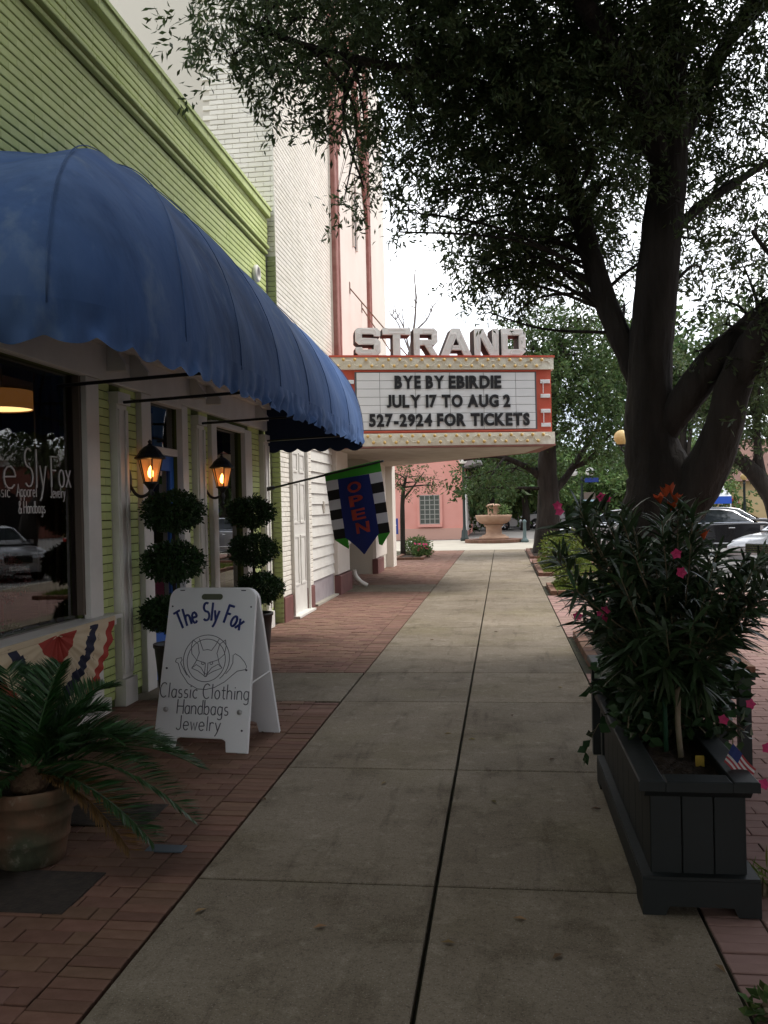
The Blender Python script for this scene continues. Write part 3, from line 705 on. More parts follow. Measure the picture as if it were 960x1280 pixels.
# ================================================================== THEATRE MARQUEE
MA, MBp, MC, MD = Vector((-3.0, 15.75, 0)), Vector((.95, 16.85, 0)), Vector((.70, 18.9, 0)), Vector((TX+.03, 23.6, 0))
mq = thing('theatre_marquee', 'red and cream theatre marquee with white letter board and bulb strips', 'marquee', (-1, 17.5, 2.7))
M_red = mat('marquee_red', (.5, .085, .05), .5, (.56, .12, .075), 3, 5)
M_mcream = mat('marquee_cream', (.72, .68, .55), .5, (.8, .77, .66), 7, 5, bump=.6, bscale=9, bdist=.03)
M_mwhite = mat('marquee_board', (.72, .73, .73), .4, (.78, .79, .79), 2)
U = (MBp-MA).normalized(); NRM = Vector((U.y, -U.x, 0)); ML = (MBp-MA).length; ZV = Vector((0, 0, 1))
def slab_poly(pts, z0, z1, grow=0., inset=0.):
    c = sum(pts, Vector())/4; q = MB(); pp = []
    for p in pts: 
        d = (p-c).normalized(); pp.append(p+d*grow)
    pp[0].x = max(pp[0].x, TX+.005); pp[3].x = max(pp[3].x, TX+.005)
    for p in (pp[0], pp[3]): p.x = TX+.035
    return q.prism([(p.x, p.y) for p in pp], (0, 0, z0), (1, 0, 0), (0, 1, 0), (0, 0, 1), z1-z0)
QD = [MA, MBp, MC, MD]
mp_ = lambda mb, n, m, par=mq, **k: sp(mb, n, m, par, **k)
mp_(slab_poly(QD, 2.93, 4.09), 'box_body', M_red)
mp_(slab_poly(QD, 2.70, 2.928, .07), 'lower_band', M_mcream)
mp_(slab_poly(QD, 4.092, 4.31, .07), 'upper_band', M_mcream)
mp_(slab_poly(QD, 4.312, 4.345, .10), 'top_trim', M_red)
mp_(slab_poly(QD, 2.672, 2.698, .085), 'bottom_trim', M_redtrim)
mp_(slab_poly(QD, 2.662, 2.671, -.22), 'soffit', mat('soffit_paint', (.55, .51, .44), .8, (.45, .4, .34), 3))
def onM(u, z, o=0.): return MA+U*u+ZV*z+NRM*o
PXU = lambda x: (x-417)/(688-417)*ML
mp_(MB().prism([(PXU(444), 2.985), (PXU(669), 2.985), (PXU(669), 4.05), (PXU(444), 4.05)], MA+NRM*.001, U, ZV, NRM, .012), 'board_back', mat('board_gap', (.12, .12, .12), .6))
cols = [PXU(x) for x in (446, 474, 517.5, 560, 602, 642.5, 667)]; rows = list(np.linspace(2.995, 4.04, 8))
bk_ = mq
for i in range(6):
    for j in range(7):
        a, b, c, d = cols[i]+.004, cols[i+1]-.004, rows[j]+.004, rows[j+1]-.004
        mp_(MB().brick(onM((a+b)/2, (c+d)/2, .022), U*((b-a)/2), ZV*((d-c)/2), NRM, .01, .002), 'board_tile', M_mwhite)
# frame strips round the board
for (a, b, c, d) in ((444, 669, 2.945, 2.98), (444, 669, 4.054, 4.08)):
    mp_(MB().brick(onM((PXU(a)+PXU(b))/2, (c+d)/2, .03), U*((PXU(b)-PXU(a))/2), ZV*((d-c)/2), NRM, .03, .004), 'board_frame', M_red)
for x0, x1 in ((428, 443), (674, 686)):
    for zz in (3.03, 3.29, 3.57, 3.84):
        mp_(MB().brick(onM((PXU(x0)+PXU(x1))/2, zz+.03, .03), U*((PXU(x1)-PXU(x0))/2), ZV*.035, NRM, .03, .006), 'white_bar', M_mwhite)
for zz in (3.1, 3.65):
    mp_(MB().tube([onM(PXU(677), zz, .035), onM(PXU(677), zz+.22, .035)], .008, 6), 'neon_tube', M_mwhite)
# narrow front end
U2 = (MC-MBp).normalized(); N2 = Vector((U2.y, -U2.x, 0))
mp_(MB().brick(MBp+U2*1.0+ZV*3.5+N2*.04, U2*.55, ZV*.38, N2, .04, .01), 'end_board', M_mwhite)
# bulbs on both bands
bme = MB().lathe([(.012, -.01), (.026, .012), (.032, .034), (.024, .056), (.0, .064)], 8, capb=False, capt=False).mesh('bulb', mat('amber_bulb', (.62, .42, .15), .3), True)
rotN = NRM.to_track_quat('Z', 'Y').to_euler()
for zb, zt in ((2.76, 2.875), (4.145, 4.26)):
    nb_ = 19
    for i in range(nb_):
        for (dz, off) in ((zb, 0), (zt, .5)):
            u = .1+(ML-.2)*(i+off)/nb_
            b_ = obj('bulb', bme, mq, onM(u, dz, .072)-Vector(mq.location), rotN)
# swirl relief on the bands
for zb in (2.815, 4.2):
    for i in range(24):
        u = .12+(ML-.24)*i/23; sgn = 1 if i % 2 else -1
        pts = [onM(u+.07*math.cos(t), zb+sgn*.05*math.sin(t), .074) for t in np.linspace(0, math.pi, 6)]
        mp_(MB().tube(pts, .008, 5), 'scroll_relief', M_mcream)
# suspension rods
for (xr, yr, xe, ye) in ((437, 360, 500, 415), (452, 384, 488, 415)):
    a = onX(xr, yr, TX+.03); b = Vector((-1.6 if xr < 440 else -1.95, 17.9 if xr < 440 else 19.2, 4.35))
    mp_(MB().tube([a, b], .014, 6), 'suspension_rod', mat('rusty_rod', (.16, .09, .06), .8))
    mp_(MB().brick(a+Vector((.01, 0, 0)), (0, .05, 0), (0, 0, .12), (1, 0, 0), .012, .002), 'rod_plate', MATS['rusty_rod'])

# --- lettering helpers
def text_mesh(ch, m, size=1., offset=0., ext=0.):
    cu = bpy.data.curves.new('t', 'FONT'); cu.body = ch; cu.size = size; cu.offset = offset; cu.extrude = ext; cu.resolution_u = 4
    o = bpy.data.objects.new('t', cu); COL.objects.link(o); bpy.context.view_layer.update()
    me = bpy.data.meshes.new_from_object(o.evaluated_get(bpy.context.evaluated_depsgraph_get()))
    bpy.data.objects.remove(o); bpy.data.curves.remove(cu); me.materials.clear(); me.materials.append(m); return me
def frame_matrix(O, U_, V_, N_):
    M_ = Matrix.Identity(4)
    for i in range(3): M_[i][0], M_[i][1], M_[i][2], M_[i][3] = U_[i], V_[i], N_[i], O[i]
    return M_
LET = {}
def bold_row(txt, u0, u1, zbase, h, m, par, name, put, gap=.11, space=.42):
    info = []; tot = 0
    for ch in txt:
        if ch == ' ': info.append((None, space)); tot += space; continue
        key = (ch, m.name)
        if key not in LET:
            me = text_mesh(ch, m, 1.42, .06, .035); co = np.empty(len(me.vertices)*3); me.vertices.foreach_get('co', co); co = co.reshape(-1, 3)
            co[:, 0] -= co[:, 0].min()
            if ch not in '-': co[:, 1] -= co[:, 1].min()
            hh = co[:, 1].max(); 
            if ch not in '-': co[:, 1] /= hh
            me.vertices.foreach_set('co', co.ravel()); me.update(); LET[key] = (me, co[:, 0].max())
        me, w = LET[key]; info.append((me, w)); tot += w+gap
    tot -= gap; sx = (u1-u0)/tot; x = u0
    for me, w in info:
        if me is not None:
            o = obj(name, me, par); put(o, x, zbase, sx, h); x += (w+gap)*sx
        else: x += w*sx
M_lblack = mat('black_letter', (.02, .02, .022), .5)
def put_m(o, x, z, sx, h):
    o.matrix_local = Matrix.Translation(-Vector(mq.location)) @ frame_matrix(onM(x, z, .03), U, ZV, NRM) @ Matrix.Diagonal((sx, h, .5, 1))
bold_row('BYE BY', PXU(492), PXU(553), 3.745, .235, M_lblack, mq, 'board_letter', put_m)
bold_row('EBIRDIE', PXU(558.5), PXU(624), 3.745, .235, M_lblack, mq, 'board_letter', put_m)
bold_row('JULY 17 TO AUG 2', PXU(482), PXU(635), 3.395, .235, M_lblack, mq, 'board_letter', put_m)
bold_row('527-2924 FOR TICKETS', PXU(460), PXU(659), 3.05, .235, M_lblack, mq, 'board_letter', put_m)
# --- big STRAND letters
def ringless(poly_out, holes): return poly_out, holes
def big(ch):
    """strokes of a block letter, as polygons in a 1x1 cell (convex pieces that butt)"""
    s = .25
    if ch == 'S':
        return [[(.14, 1), (.86, 1), (1, .88), (1, .7), (.74, .7), (.74, .78), (.26, .78), (0, .86), (.02, .96)], [(0, .858), (.258, .779), (.26, .64), (.0, .52)], [(.0, .518), (.262, .638), (.86, .62), (1, .5), (.74, .4), (.14, .4)],
                [(.742, .398), (1.0, .498), (1, .12), (.86, 0), (.74, .22)], [(.14, 0), (.858, 0), (.738, .22), (.26, .22), (.26, .3), (0, .3), (0, .12)]]
    if ch == 'T': return [[(0, 1), (1, 1), (1, .76), (0, .76)], [(.37, .758), (.63, .758), (.63, 0), (.37, 0)]]
    if ch == 'R': return [[(0, 0), (0, 1), (.24, 1), (.24, 0)], [(.242, 1), (.86, 1), (1, .88), (.76, .78), (.242, .78)], [(1, .878), (1, .5), (.88, .38), (.76, .58), (.76, .778)], [(.242, .38), (.242, .58), (.758, .58), (.878, .38)], [(.46, .378), (.74, .378), (1, 0), (.72, 0)]]
    if ch == 'A': return [[(0, 0), (.36, 1), (.62, 1), (.26, 0)], [(.622, 1), (1, 0), (.74, 0), (.50, .66)], [(.3, .2), (.66, .2), (.60, .38), (.36, .38)]]
    if ch == 'N': return [[(0, 0), (0, 1), (.24, 1), (.24, 0)], [(.76, 0), (.76, 1), (1, 1), (1, 0)], [(.242, 1), (.36, 1), (.758, .32), (.758, 0), (.64, 0), (.242, .68)]]
    if ch == 'D': return [[(0, 0), (0, 1), (.24, 1), (.24, 0)], [(.242, 1), (.82, 1), (1, .84), (.74, .76), (.242, .76)], [(1, .838), (1, .16), (.74, .24), (.74, .758)], [(.242, 0), (.242, .24), (.738, .24), (.998, .158), (.82, 0)]]
M_lwhite = mat('sign_letter_white', (.76, .74, .71), .5, (.82, .8, .77), 6, 5)
M_lside = mat('sign_letter_side', (.05, .045, .045), .7)
M_neon = mat('unlit_neon_tube', (.75, .68, .66), .2)
for ch, x0, x1 in (('S', 444, 476), ('T', 477, 513), ('R', 515, 546), ('A', 548, 588), ('N', 590, 622), ('D', 624, 656)):
    u0, u1 = PXU(x0+2), PXU(x1); hh = .50; zb = 4.347; q = MB(); qs = MB(); qt = MB()
    for poly in big(ch):
        pp = [(u0+(u1-u0)*a, b*hh) for a, b in poly]
        q.prism(pp, MA+ZV*zb-NRM*.02, U, ZV, NRM, .06)
        qs.prism(pp, MA+ZV*zb-NRM*.36, U, ZV, NRM, .339)
        c = np.mean(pp, axis=0); ins = [(c[0]+(p[0]-c[0])*.6, c[1]+(p[1]-c[1])*.6) for p in pp]
        qt.tube([MA+ZV*(zb+b)+U*a+NRM*.055 for a, b in ins+ins[:1]], .006, 5)
    lt = mp_(q, 'sign_letter', M_lwhite); mp_(qs, 'letter_side', M_lside, lt); mp_(qt, 'neon_tube', M_neon, lt)

# ================================================================== STROKE LETTERING (for hand lettering)
def arcp(cx, cy, rx, ry, a0, a1, n=9): return [(cx+rx*math.cos(R(a0+(a1-a0)*i/n)), cy+ry*math.sin(R(a0+(a1-a0)*i/n))) for i in range(n+1)]
GL = {
 'T': (.62, [[(0, 1), (.62, 1)], [(.31, 1), (.29, 0)]]),
 'h': (.46, [[(0, 1), (0, 0)], [(0, .35)]+arcp(.2, .38, .2, .2, 170, 0)+[(.4, 0)]]),
 'e': (.48, [[(.03, .3), (.44, .32)]+arcp(.23, .29, .22, .3, 10, 320)]),
 'S': (.58, [arcp(.29, .76, .24, .24, 50, 270, 10)+arcp(.29, .27, .26, .25, 90, -140, 10)]),
 'l': (.16, [[(.08, 1), (.08, .0)]]),
 'y': (.46, [[(0, .58), (.2, .04)], [(.42, .58), (.18, -.08), (.08, -.26), (0, -.34)]]),
 'F': (.54, [[(.05, 0), (.05, 1)], [(0, 1), (.54, 1)], [(.05, .55), (.42, .55)]]),
 'o': (.48, [arcp(.23, .29, .22, .29, 90, 450, 14)]),
 'x': (.44, [[(0, .58), (.42, 0)], [(.4, .58), (0, 0)]]),
 'C': (.62, [arcp(.34, .5, .33, .5, 50, 310, 14)]),
 'a': (.46, [arcp(.21, .29, .2, .29, 50, 330, 12), [(.42, .58), (.41, 0)]]),
 's': (.38, [arcp(.19, .43, .15, .14, 50, 270, 7)+arcp(.19, .15, .17, .145, 90, -140, 7)]),
 'i': (.14, [[(.07, .58), (.07, 0)], [(.07, .76), (.07, .82)]]),
 'c': (.42, [arcp(.23, .29, .22, .29, 50, 310, 12)]),
 't': (.34, [[(.15, .85), (.15, .1), (.22, .01), (.32, .04)], [(0, .58), (.32, .58)]]),
 'n': (.44, [[(0, .58), (0, 0)], [(0, .35)]+arcp(.2, .38, .2, .2, 170, 0)+[(.4, 0)]]),
 'g': (.46, [arcp(.21, .29, .2, .29, 50, 330, 12), [(.42, .58), (.42, -.14)]+arcp(.22, -.16, .2, .15, 0, -150, 6)]),
 'H': (.58, [[(0, 0), (0, 1)], [(.56, 0), (.56, 1)], [(0, .52), (.56, .52)]]),
 'd': (.46, [arcp(.21, .29, .2, .29, 50, 310, 12), [(.42, 1), (.42, 0)]]),
 'b': (.46, [[(0, 1), (0, 0)], arcp(.22, .29, .2, .29, 140, -140, 12)]),
 'J': (.44, [[(.36, 1), (.36, .2)]+arcp(.18, .18, .18, .18, 0, -160, 6)]),
 'w': (.56, [[(0, .58), (.13, 0), (.27, .5), (.41, 0), (.54, .58)]]),
 'r': (.32, [[(0, .58), (0, 0)], [(0, .36)]+arcp(.17, .4, .17, .18, 160, 40, 5)]),
 'A': (.6, [[(0, 0), (.3, 1), (.6, 0)], [(.1, .36), (.5, .36)]]),
 'p': (.46, [[(0, .58), (0, -.32)], arcp(.22, .29, .2, .29, 140, -140, 12)]),
 '&': (.62, [[(.6, 0), (.12, .7)]+arcp(.25, .82, .15, .17, 200, -20, 6)+[(.1, .4)]+arcp(.24, .2, .22, .2, 150, 330, 6)+[(.58, .42)]]),
 'm': (.6, [[(0, .58), (0, 0)]]),
}
def stroke_row(txt, w, h, gap=.16, space=.38, rot=None):
    """polylines filling a box w x h (baseline at 0)"""
    tot = sum((GL[c][0]+gap) if c != ' ' else space for c in txt)-gap; sx = w/tot; x = 0; out = []
    for c in txt:
        if c == ' ': x += space; continue
        out.append([[((x+px)*sx, py*h) for px, py in st] for st in GL[c][1]]); x += GL[c][0]+gap
    return out
def strokes_mesh(polys, O, U_, V_, N_, r, mb=None):
    q = mb or MB()
    for st in polys: q.tube([O+U_*a+V_*b+N_*(r*.2) for a, b in st], r, 5)
    return q

# ================================================================== A-FRAME SIGN
M_sign = mat('white_sign_plastic', (.72, .72, .73), .35, (.78, .78, .78), 2, bump=.03)
M_inkb = mat('navy_ink', (.02, .035, .16), .5); M_inkg = mat('grey_ink', (.07, .07, .085), .5)
af = thing('sandwich_board', 'white plastic sandwich board with fox emblem on the bricks by the shop', 'sign board', (-2.0, 5.95, 0), R(-7))
WS, HS, BY, TY = .345, 1.10, -.29, -.015
sl1 = Vector((0, TY-BY, 1.075)).normalized(); SU = Vector((1, 0, 0)); SN = Vector((0, -sl1.z, sl1.y))
def board_poly():
    w = WS; c = .05; p = [(-w, 0), (-w+.155, 0), (-w+.165, .075), (-w+.19, .085), (w-.19, .085), (w-.165, .075), (w-.155, 0), (w, 0)]
    p += [(w-.02+0*.0, HS-.09)]+[(w-.02-.08+.08*math.cos(t), HS-.08+.08*math.sin(t)) for t in np.linspace(.1, math.pi/2, 6)]
    p += [(-w+.02+.08-.08*math.cos(t), HS-.08+.08*math.sin(t)) for t in np.linspace(math.pi/2, .1, 6)]+[(-w+.02, HS-.09)]
    return p
O1 = Vector((0, BY, .0)); q = MB(); q.prism(board_poly(), O1, SU, sl1, SN, -.028); fb = q.build('front_board', M_sign, af)
fb.modifiers.new('bevel', 'BEVEL').width = .005
sl2 = Vector((0, -(.31-.02), 1.075)).normalized(); SN2 = Vector((0, sl2.z, -sl2.y))
q = MB(); q.prism(board_poly(), Vector((0, .31, 0)), SU, sl2, SN2, -.028); bb = q.build('back_board', M_sign, af)
# handle slot seen as a dark inset with pale rim
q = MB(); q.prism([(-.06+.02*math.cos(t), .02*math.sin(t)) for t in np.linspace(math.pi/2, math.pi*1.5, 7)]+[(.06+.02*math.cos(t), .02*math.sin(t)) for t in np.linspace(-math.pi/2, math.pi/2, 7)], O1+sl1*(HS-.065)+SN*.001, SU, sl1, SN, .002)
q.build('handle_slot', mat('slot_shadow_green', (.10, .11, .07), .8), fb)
pts = [O1+sl1*(HS-.065+b)+SU*a+SN*.003 for a, b in [(-.06+.024*math.cos(t), .024*math.sin(t)) for t in np.linspace(math.pi/2, math.pi*1.5, 7)]+[(.06+.024*math.cos(t), .024*math.sin(t)) for t in np.linspace(-math.pi/2, math.pi/2, 7)]]
MB().tube(pts+pts[:1], .004, 5).build('handle_rim', M_sign, fb)
for sx in (-1, 1):
    for v, rr, mm in ((.93, .006, M_inkg), (.52, .007, M_inkg), (.14, .007, M_inkg)):
        if sx == -1 and v < .2: continue
        MB().lathe([(rr, 0), (rr, .005)], 10).build('screw', mm, fb, loc=O1+sl1*(v*1.04)+SU*(sx*(WS-.05))+SN*.0).rotation_euler = (R(90)-math.atan2(sl1.y, sl1.z), 0, 0)
    MB().lathe([(.017, 0), (.017, .012), (.008, .016), (.008, .02)], 12).build('knob', mat('grey_knob', (.4, .39, .38), .3, metal=.6), fb, loc=O1+sl1*.265+SU*(sx*(WS-.075))).rotation_euler = (R(90)-math.atan2(sl1.y, sl1.z), 0, 0)
    MB().box(sx*.23-.017, sx*.23+.017, -.005, .02, HS-.047, HS-.04).build('hinge', M_inkg, af, loc=(0, -.02, -.01))
MB().tube([(.3, -.16, .42), (.33, .16, .46)], .006, 6).build('spreader', M_sign, af)
def on_sign(polys, x, v, r, m, name):
    strokes_mesh(polys, O1+SU*x+sl1*v+SN*.001, SU, sl1, SN, r).build(name, m, fb)
# arched title
title = stroke_row('The Sly Fox', .56, .125, gap=.13)
ar = []
for glyph in title:
    cx = np.mean([p[0] for st in glyph for p in st]); th_ = (cx-.28)/.28*R(33); Rr = .40
    for st in glyph:
        o2 = []
        for a, b in st:
            dx = (a-cx); rr = Rr+b; o2.append((rr*math.sin(th_)+dx*math.cos(th_)*.9, rr*math.cos(th_)-dx*math.sin(th_)*.9-Rr))
        ar.append(o2)
on_sign(ar, 0, .87, .0085, M_inkb, 'title_lettering')
for txt, w, v, h in (('Classic Clothing', .655, .345, .098), ('Handbags', .375, .24, .095), ('Jewelry', .325, .135, .095)):
    on_sign([s_ for g in stroke_row(txt, w, h, .14, .34) for s_ in g], -w/2-(.02 if txt == 'Jewelry' else 0), v, .0036, M_inkg, 'lettering')
# fox-in-horn emblem: unit = panel px of the photograph enlarged 4.8x, centre (392,560), 1 unit = 1.06 mm
K_ = .00122
fx = lambda L_: [((a-388)*K_, (560-b)*K_) for a, b in L_]
em = [fx([(388+140*math.cos(R(t)), 560+135*math.sin(R(t))-6) for t in range(-230, 51, 10)]),
      fx([(388+116*math.cos(R(t)), 560+118*math.sin(R(t))) for t in range(0, 361, 12)]),
      fx([(335, 440), (350, 475), (365, 505), (392, 500), (415, 505), (437, 475), (457, 440)]),
      fx([(297, 448), (290, 480), (297, 525), (330, 560), (342, 520), (330, 470), (297, 448)]),
      fx([(495, 445), (502, 480), (495, 525), (462, 555), (450, 520), (462, 470), (495, 445)]),
      fx([(330, 560), (320, 580), (303, 605), (345, 620), (388, 648), (436, 620), (488, 600), (468, 575), (462, 555)]),
      fx([(330, 560), (385, 575), (385, 640)]), fx([(462, 555), (400, 575), (400, 640)]), fx([(303, 605), (330, 585), (360, 600), (385, 635)]), fx([(488, 600), (462, 580), (425, 600), (400, 635)]),
      fx([(370+9*math.cos(R(t)), 577+7*math.sin(R(t))) for t in range(0, 361, 30)]), fx([(421+9*math.cos(R(t)), 575+7*math.sin(R(t))) for t in range(0, 361, 30)]),
      fx([(392+9*math.cos(R(t)), 642+8*math.sin(R(t))) for t in range(0, 361, 30)]),
      fx([(200, 572), (205, 555), (235, 548), (240, 562), (232, 575), (240, 590), (278, 645)]), fx([(200, 572), (218, 580), (240, 630), (290, 690), (350, 718), (400, 720), (450, 708), (510, 675), (550, 640), (580, 615), (628, 605), (634, 590), (620, 565), (590, 535), (560, 520), (548, 530), (550, 570), (535, 605), (512, 632)])]
on_sign(em, -.005, .60, .0024, M_inkg, 'fox_emblem')

# ================================================================== WINDOW LETTERING
M_wlet = mat('white_vinyl', (.6, .58, .56), .6)
wn_ = tag(thing('window_lettering', 'white hand lettered shop name on the display window glass', 'lettering', (FX-.05, 5.6, 1.6)))
YU = Vector((0, 1, 0))
def on_win(txt, y0, y1, z, h, r, gap=.14):
    g = stroke_row(txt, y1-y0, h, gap, .3)
    sp(strokes_mesh([s_ for q_ in g for s_ in q_], Vector((FX-.049, y0, z)), YU, ZV, Vector((1, 0, 0)), r), 'line_of_lettering', M_wlet, wn_)
on_win('The', 5.0, 5.6, 1.78, .25, .006); on_win('Sly', 5.70, 6.0, 1.79, .27, .006); on_win('Fox', 6.06, 6.36, 1.80, .22, .006)
on_win('Classic', 5.22, 5.52, 1.72, .085, .003); on_win('Apparel', 5.60, 5.86, 1.725, .085, .003); on_win('Jewelry', 6.05, 6.27, 1.72, .085, .003)
on_win('& Handbags', 5.62, 5.97, 1.61, .085, .003)

# ================================================================== PENDANT LAMP AND DISPLAY INSIDE
pc = onX(2, 503, -4.0)
pl = thing('pendant_lamp', 'lit orange drum shade hanging inside the shop window', 'pendant lamp', pc)
MB().lathe([(.24, -.06), (.24, .09)], 28, capb=False, capt=False).build('drum_shade', mat('brown_shade', (.22, .10, .04), .8, emit=(1, .4, .1), estr=.05), pl, True)
MB().lathe([(.0, -.052), (.235, -.052)], 28, capb=False, capt=False).build('diffuser', mat('lamp_diffuser', (.9, .7, .4), .6, emit=(1, .62, .25), estr=1.1), pl)
MB().tube([(0, 0, .09), (0, 0, 3.19-pc.z)], .008, 6).build('cord', M_black, pl)
def leafball(c, r, n, ln, wd, m, squash=1., name='foliage', par=None, shell=.55, loc=None):
    V = unit(RNG.normal(size=(n, 3))); rad = r*(shell+(1-shell)*RNG.random((n, 1))**.5)*(1+.07*np.sin(V[:, :1]*7)+.06*np.sin(V[:, 1:2]*9+1))
    Pn = V*rad*np.array([1, 1, squash])+np.array(c); D = V*.7+RNG.normal(size=(n, 3))*.6
    v, f = leaves(Pn, D, ln*(.7+.6*RNG.random(n)), wd*(.7+.6*RNG.random(n)), .2)
    return obj(name, fast_mesh(name, v, f, m), par, loc)
M_redleaf = mat('dark_red_leaf', (.12, .012, .014), .6, rnd=.4, island=True)
rt = thing('red_topiary', 'dark red leafed ball topiary behind the display window', 'topiary', (-3.62, 6.0, .62))
leafball((0, 0, .52), .19, 1600, .04, .02, M_redleaf, .8, par=rt); MB().tube([(0, 0, .05), (0, 0, .5)], .012, 6).build('stem', mat('red_stem', (.12, .02, .02), .7), rt)
leafball((0, 0, .1), .16, 900, .04, .02, MATS['far_leaf'], .6, par=rt, name='base_foliage')

# ================================================================== WALL LANTERNS
M_lglass = mat('lantern_glass', (.55, .26, .1), .3, emit=(1, .40, .11), estr=.13)
_t = M_lglass.node_tree; _o = _t.nodes['Material Output']; _x = _t.nodes.new('ShaderNodeMixShader'); _x.inputs[0].default_value = .5
_p = _t.nodes.new('ShaderNodeBsdfTransparent'); _p.inputs[0].default_value = (1, .62, .3, 1)
_t.links.new(_t.nodes['Principled BSDF'].outputs[0], _x.inputs[1]); _t.links.new(_p.outputs[0], _x.inputs[2]); _t.links.new(_x.outputs[0], _o.inputs[0])
M_flame = mat('lamp_filament', (1, .8, .5), .3, emit=(1, .7, .35), estr=7.)
def lantern(loc, label):
    t = thing('wall_lantern', label, 'wall lantern', loc, 0, 'lit lanterns on the shop front')
    MB().lathe([(.0, 0), (.055, 0), (.05, .02), (.03, .03), (.0, .032)], 14, capb=False, capt=False).build('back_plate', M_black, t, True).matrix_local = Matrix.Rotation(R(90), 4, 'Y') @ Matrix.Diagonal((2.1, 1, 1, 1))
    MB().tube(smooth_path([(.02, 0, -.03), (.07, 0, -.11), (.13, 0, -.135), (.195, 0, -.10), (.21, 0, -.03)]), .014, 8).build('arm', M_black, t, True)
    MB().lathe([(.0, -.22), (.014, -.21), (.022, -.19), (.012, -.17), (.02, -.15), (.03, -.11), (.018, -.085), (.04, -.05), (.055, -.03), (.06, -.015)], 12, capb=False).build('finial_cup', M_black, t, True, (.21, 0, 0))
    hx = [(math.cos(R(60*k)), math.sin(R(60*k))) for k in range(6)]
    rb, rt_, zb, zt = .062, .108, -.01, .185
    for k in range(6):
        a, b = hx[k], hx[(k+1) % 6]
        MB().add([(.21+a[0]*rb, a[1]*rb, zb), (.21+b[0]*rb, b[1]*rb, zb), (.21+b[0]*rt_, b[1]*rt_, zt), (.21+a[0]*rt_, a[1]*rt_, zt)], [(0, 1, 2, 3)]).build('glass_panel', M_lglass, t)
        MB().tube([(.21+a[0]*rb, a[1]*rb, zb), (.21+a[0]*rt_, a[1]*rt_, zt)], .007, 5).build('mullion', M_black, t)
    q = MB(); q.lathe([(.075, -.025), (.068, -.01)], 6); q.build('bottom_ring', M_black, t, loc=(.21, 0, 0))
    q = MB(); q.lathe([(.11, .18), (.135, .188), (.132, .2), (.105, .225), (.088, .255), (.05, .29), (.022, .305), (.012, .32), (.02, .335), (.0, .355)], 12, capt=False); q.build('roof', M_black, t, loc=(.21, 0, 0))
    MB().lathe([(.0, .02), (.022, .035), (.026, .07), (.014, .11), (.0, .13)], 10, capb=False, capt=False).build('bulb', M_flame, t, True, (.21, 0, 0))
    return t
lantern((FX+.0, 7.28, 1.87), 'larger looking lit black lantern left of the shop door, nearest the display window')
lantern((FX+.0, 9.24, 1.87), 'lit black lantern beside the narrower window, nearer the open banner')

# ================================================================== TOPIARIES
M_topi = mat('topiary_leaf', (.022, .05, .014), .55, rnd=.45, hue=.02, island=True, trans=.15, spec=.3)
def topiary(loc, balls, label):
    t = thing('topiary', label, 'topiary', loc, 0, 'three tier ball topiaries by the shop front')
    for (dx, dy, z, r) in balls: leafball((dx, dy, z), r, 4600, .035, .018, M_topi, .66, par=t, name='leaf_ball', shell=.35)
    MB().tube([(0, 0, .3), (balls[1][0]*.8, balls[1][1], balls[1][2]), (balls[0][0], balls[0][1], balls[0][2])], .016, 7).build('stem', M_bark, t)
    pt = MB().lathe([(.13, 0), (.15, .02), (.175, .3), (.19, .44), (.2, .44), (.2, .47), (.18, .47), (.175, .43)], 22, capt=False).build('pot', mat('dark_bronze_pot', (.022, .018, .017), .5, (.04, .03, .028), 6, spec=.4), t, True)
    MB().lathe([(.0, .425), (.178, .425)], 20, capb=False, capt=False).build('soil', M_soil, pt)
    return t
topiary((-2.8, 7.3, 0), [(.02, -.05, 1.6, .26), (.0, -.03, 1.17, .26), (-.06, .0, .72, .24)], 'ball topiary in a dark pot left of the shop door, partly behind the sandwich board')
topiary((-2.72, 9.45, 0), [(-.02, 0, 1.57, .26), (.0, .0, 1.16, .27), (.07, .0, .74, .25)], 'ball topiary in a dark pot right of the shop door, farther from the camera')

# ================================================================== BUNTING ON THE SILL
M_bc = mat('cream_cloth', (.62, .5, .33), .9, (.68, .57, .4), 5, trans=.15); M_br = mat('faded_red_cloth', (.36, .05, .035), .9, trans=.1); M_bn = mat('navy_cloth', (.02, .022, .045), .9)
bt = thing('patriotic_bunting', 'pleated red, cream and navy bunting hanging from the display window sill', 'bunting', (FX+.14, 5.71, .77))
NA, NR = 120, 26; P = []; mi = []
def rmax(th_):
    t = math.sin(th_)                                        # 0 at the ends, 1 straight down
    return .90*(1-t)+.70*t-.10*math.sin(2*th_) if th_ < math.pi/2 else .90*(1-t)+.70*t+.10*math.sin(2*th_)
for i in range(NA):
    a = math.pi*i/(NA-1)
    for j in range(NR):
        f = .02+.98*j/(NR-1); rr = f*rmax(a); pl_ = .011*f*math.sin(a*40)*min(1, f*1.6)+.006*math.sin(a*13+f*5)
        P.append((.02+pl_+.05*f*math.sin(a), rr*math.cos(a), -rr*math.sin(a)*.98))
fan = MB().grid(P, NA, NR)
mi = []
for i in range(NA-1):
    a = math.pi*i/(NA-1)
    for j in range(NR-1):
        f = (j+.5)/(NR-1); wv = .02*math.sin(a*17)
        mi.append(1 if f < .29 else 0 if f < .53+wv else 2 if f < .68+wv else 0 if f < .88 else 1)
fan.mi = mi; cl = fan.build('pleated_fan', [M_bc, M_br, M_bn], bt, True)
for i in range(9):
    a = math.pi*(i+.5)/9; f = .61*rmax(a); st = []
    for k in range(10):
        rr = .03 if k % 2 == 0 else .013; st.append((rr*math.sin(R(36*k)), rr*math.cos(R(36*k))))
    MB().prism(st, (.07+.05*math.sin(a), f*math.cos(a), -f*math.sin(a)), (0, 1, 0), (0, 0, 1), (1, 0, 0), .004).build('star', M_bc, cl)
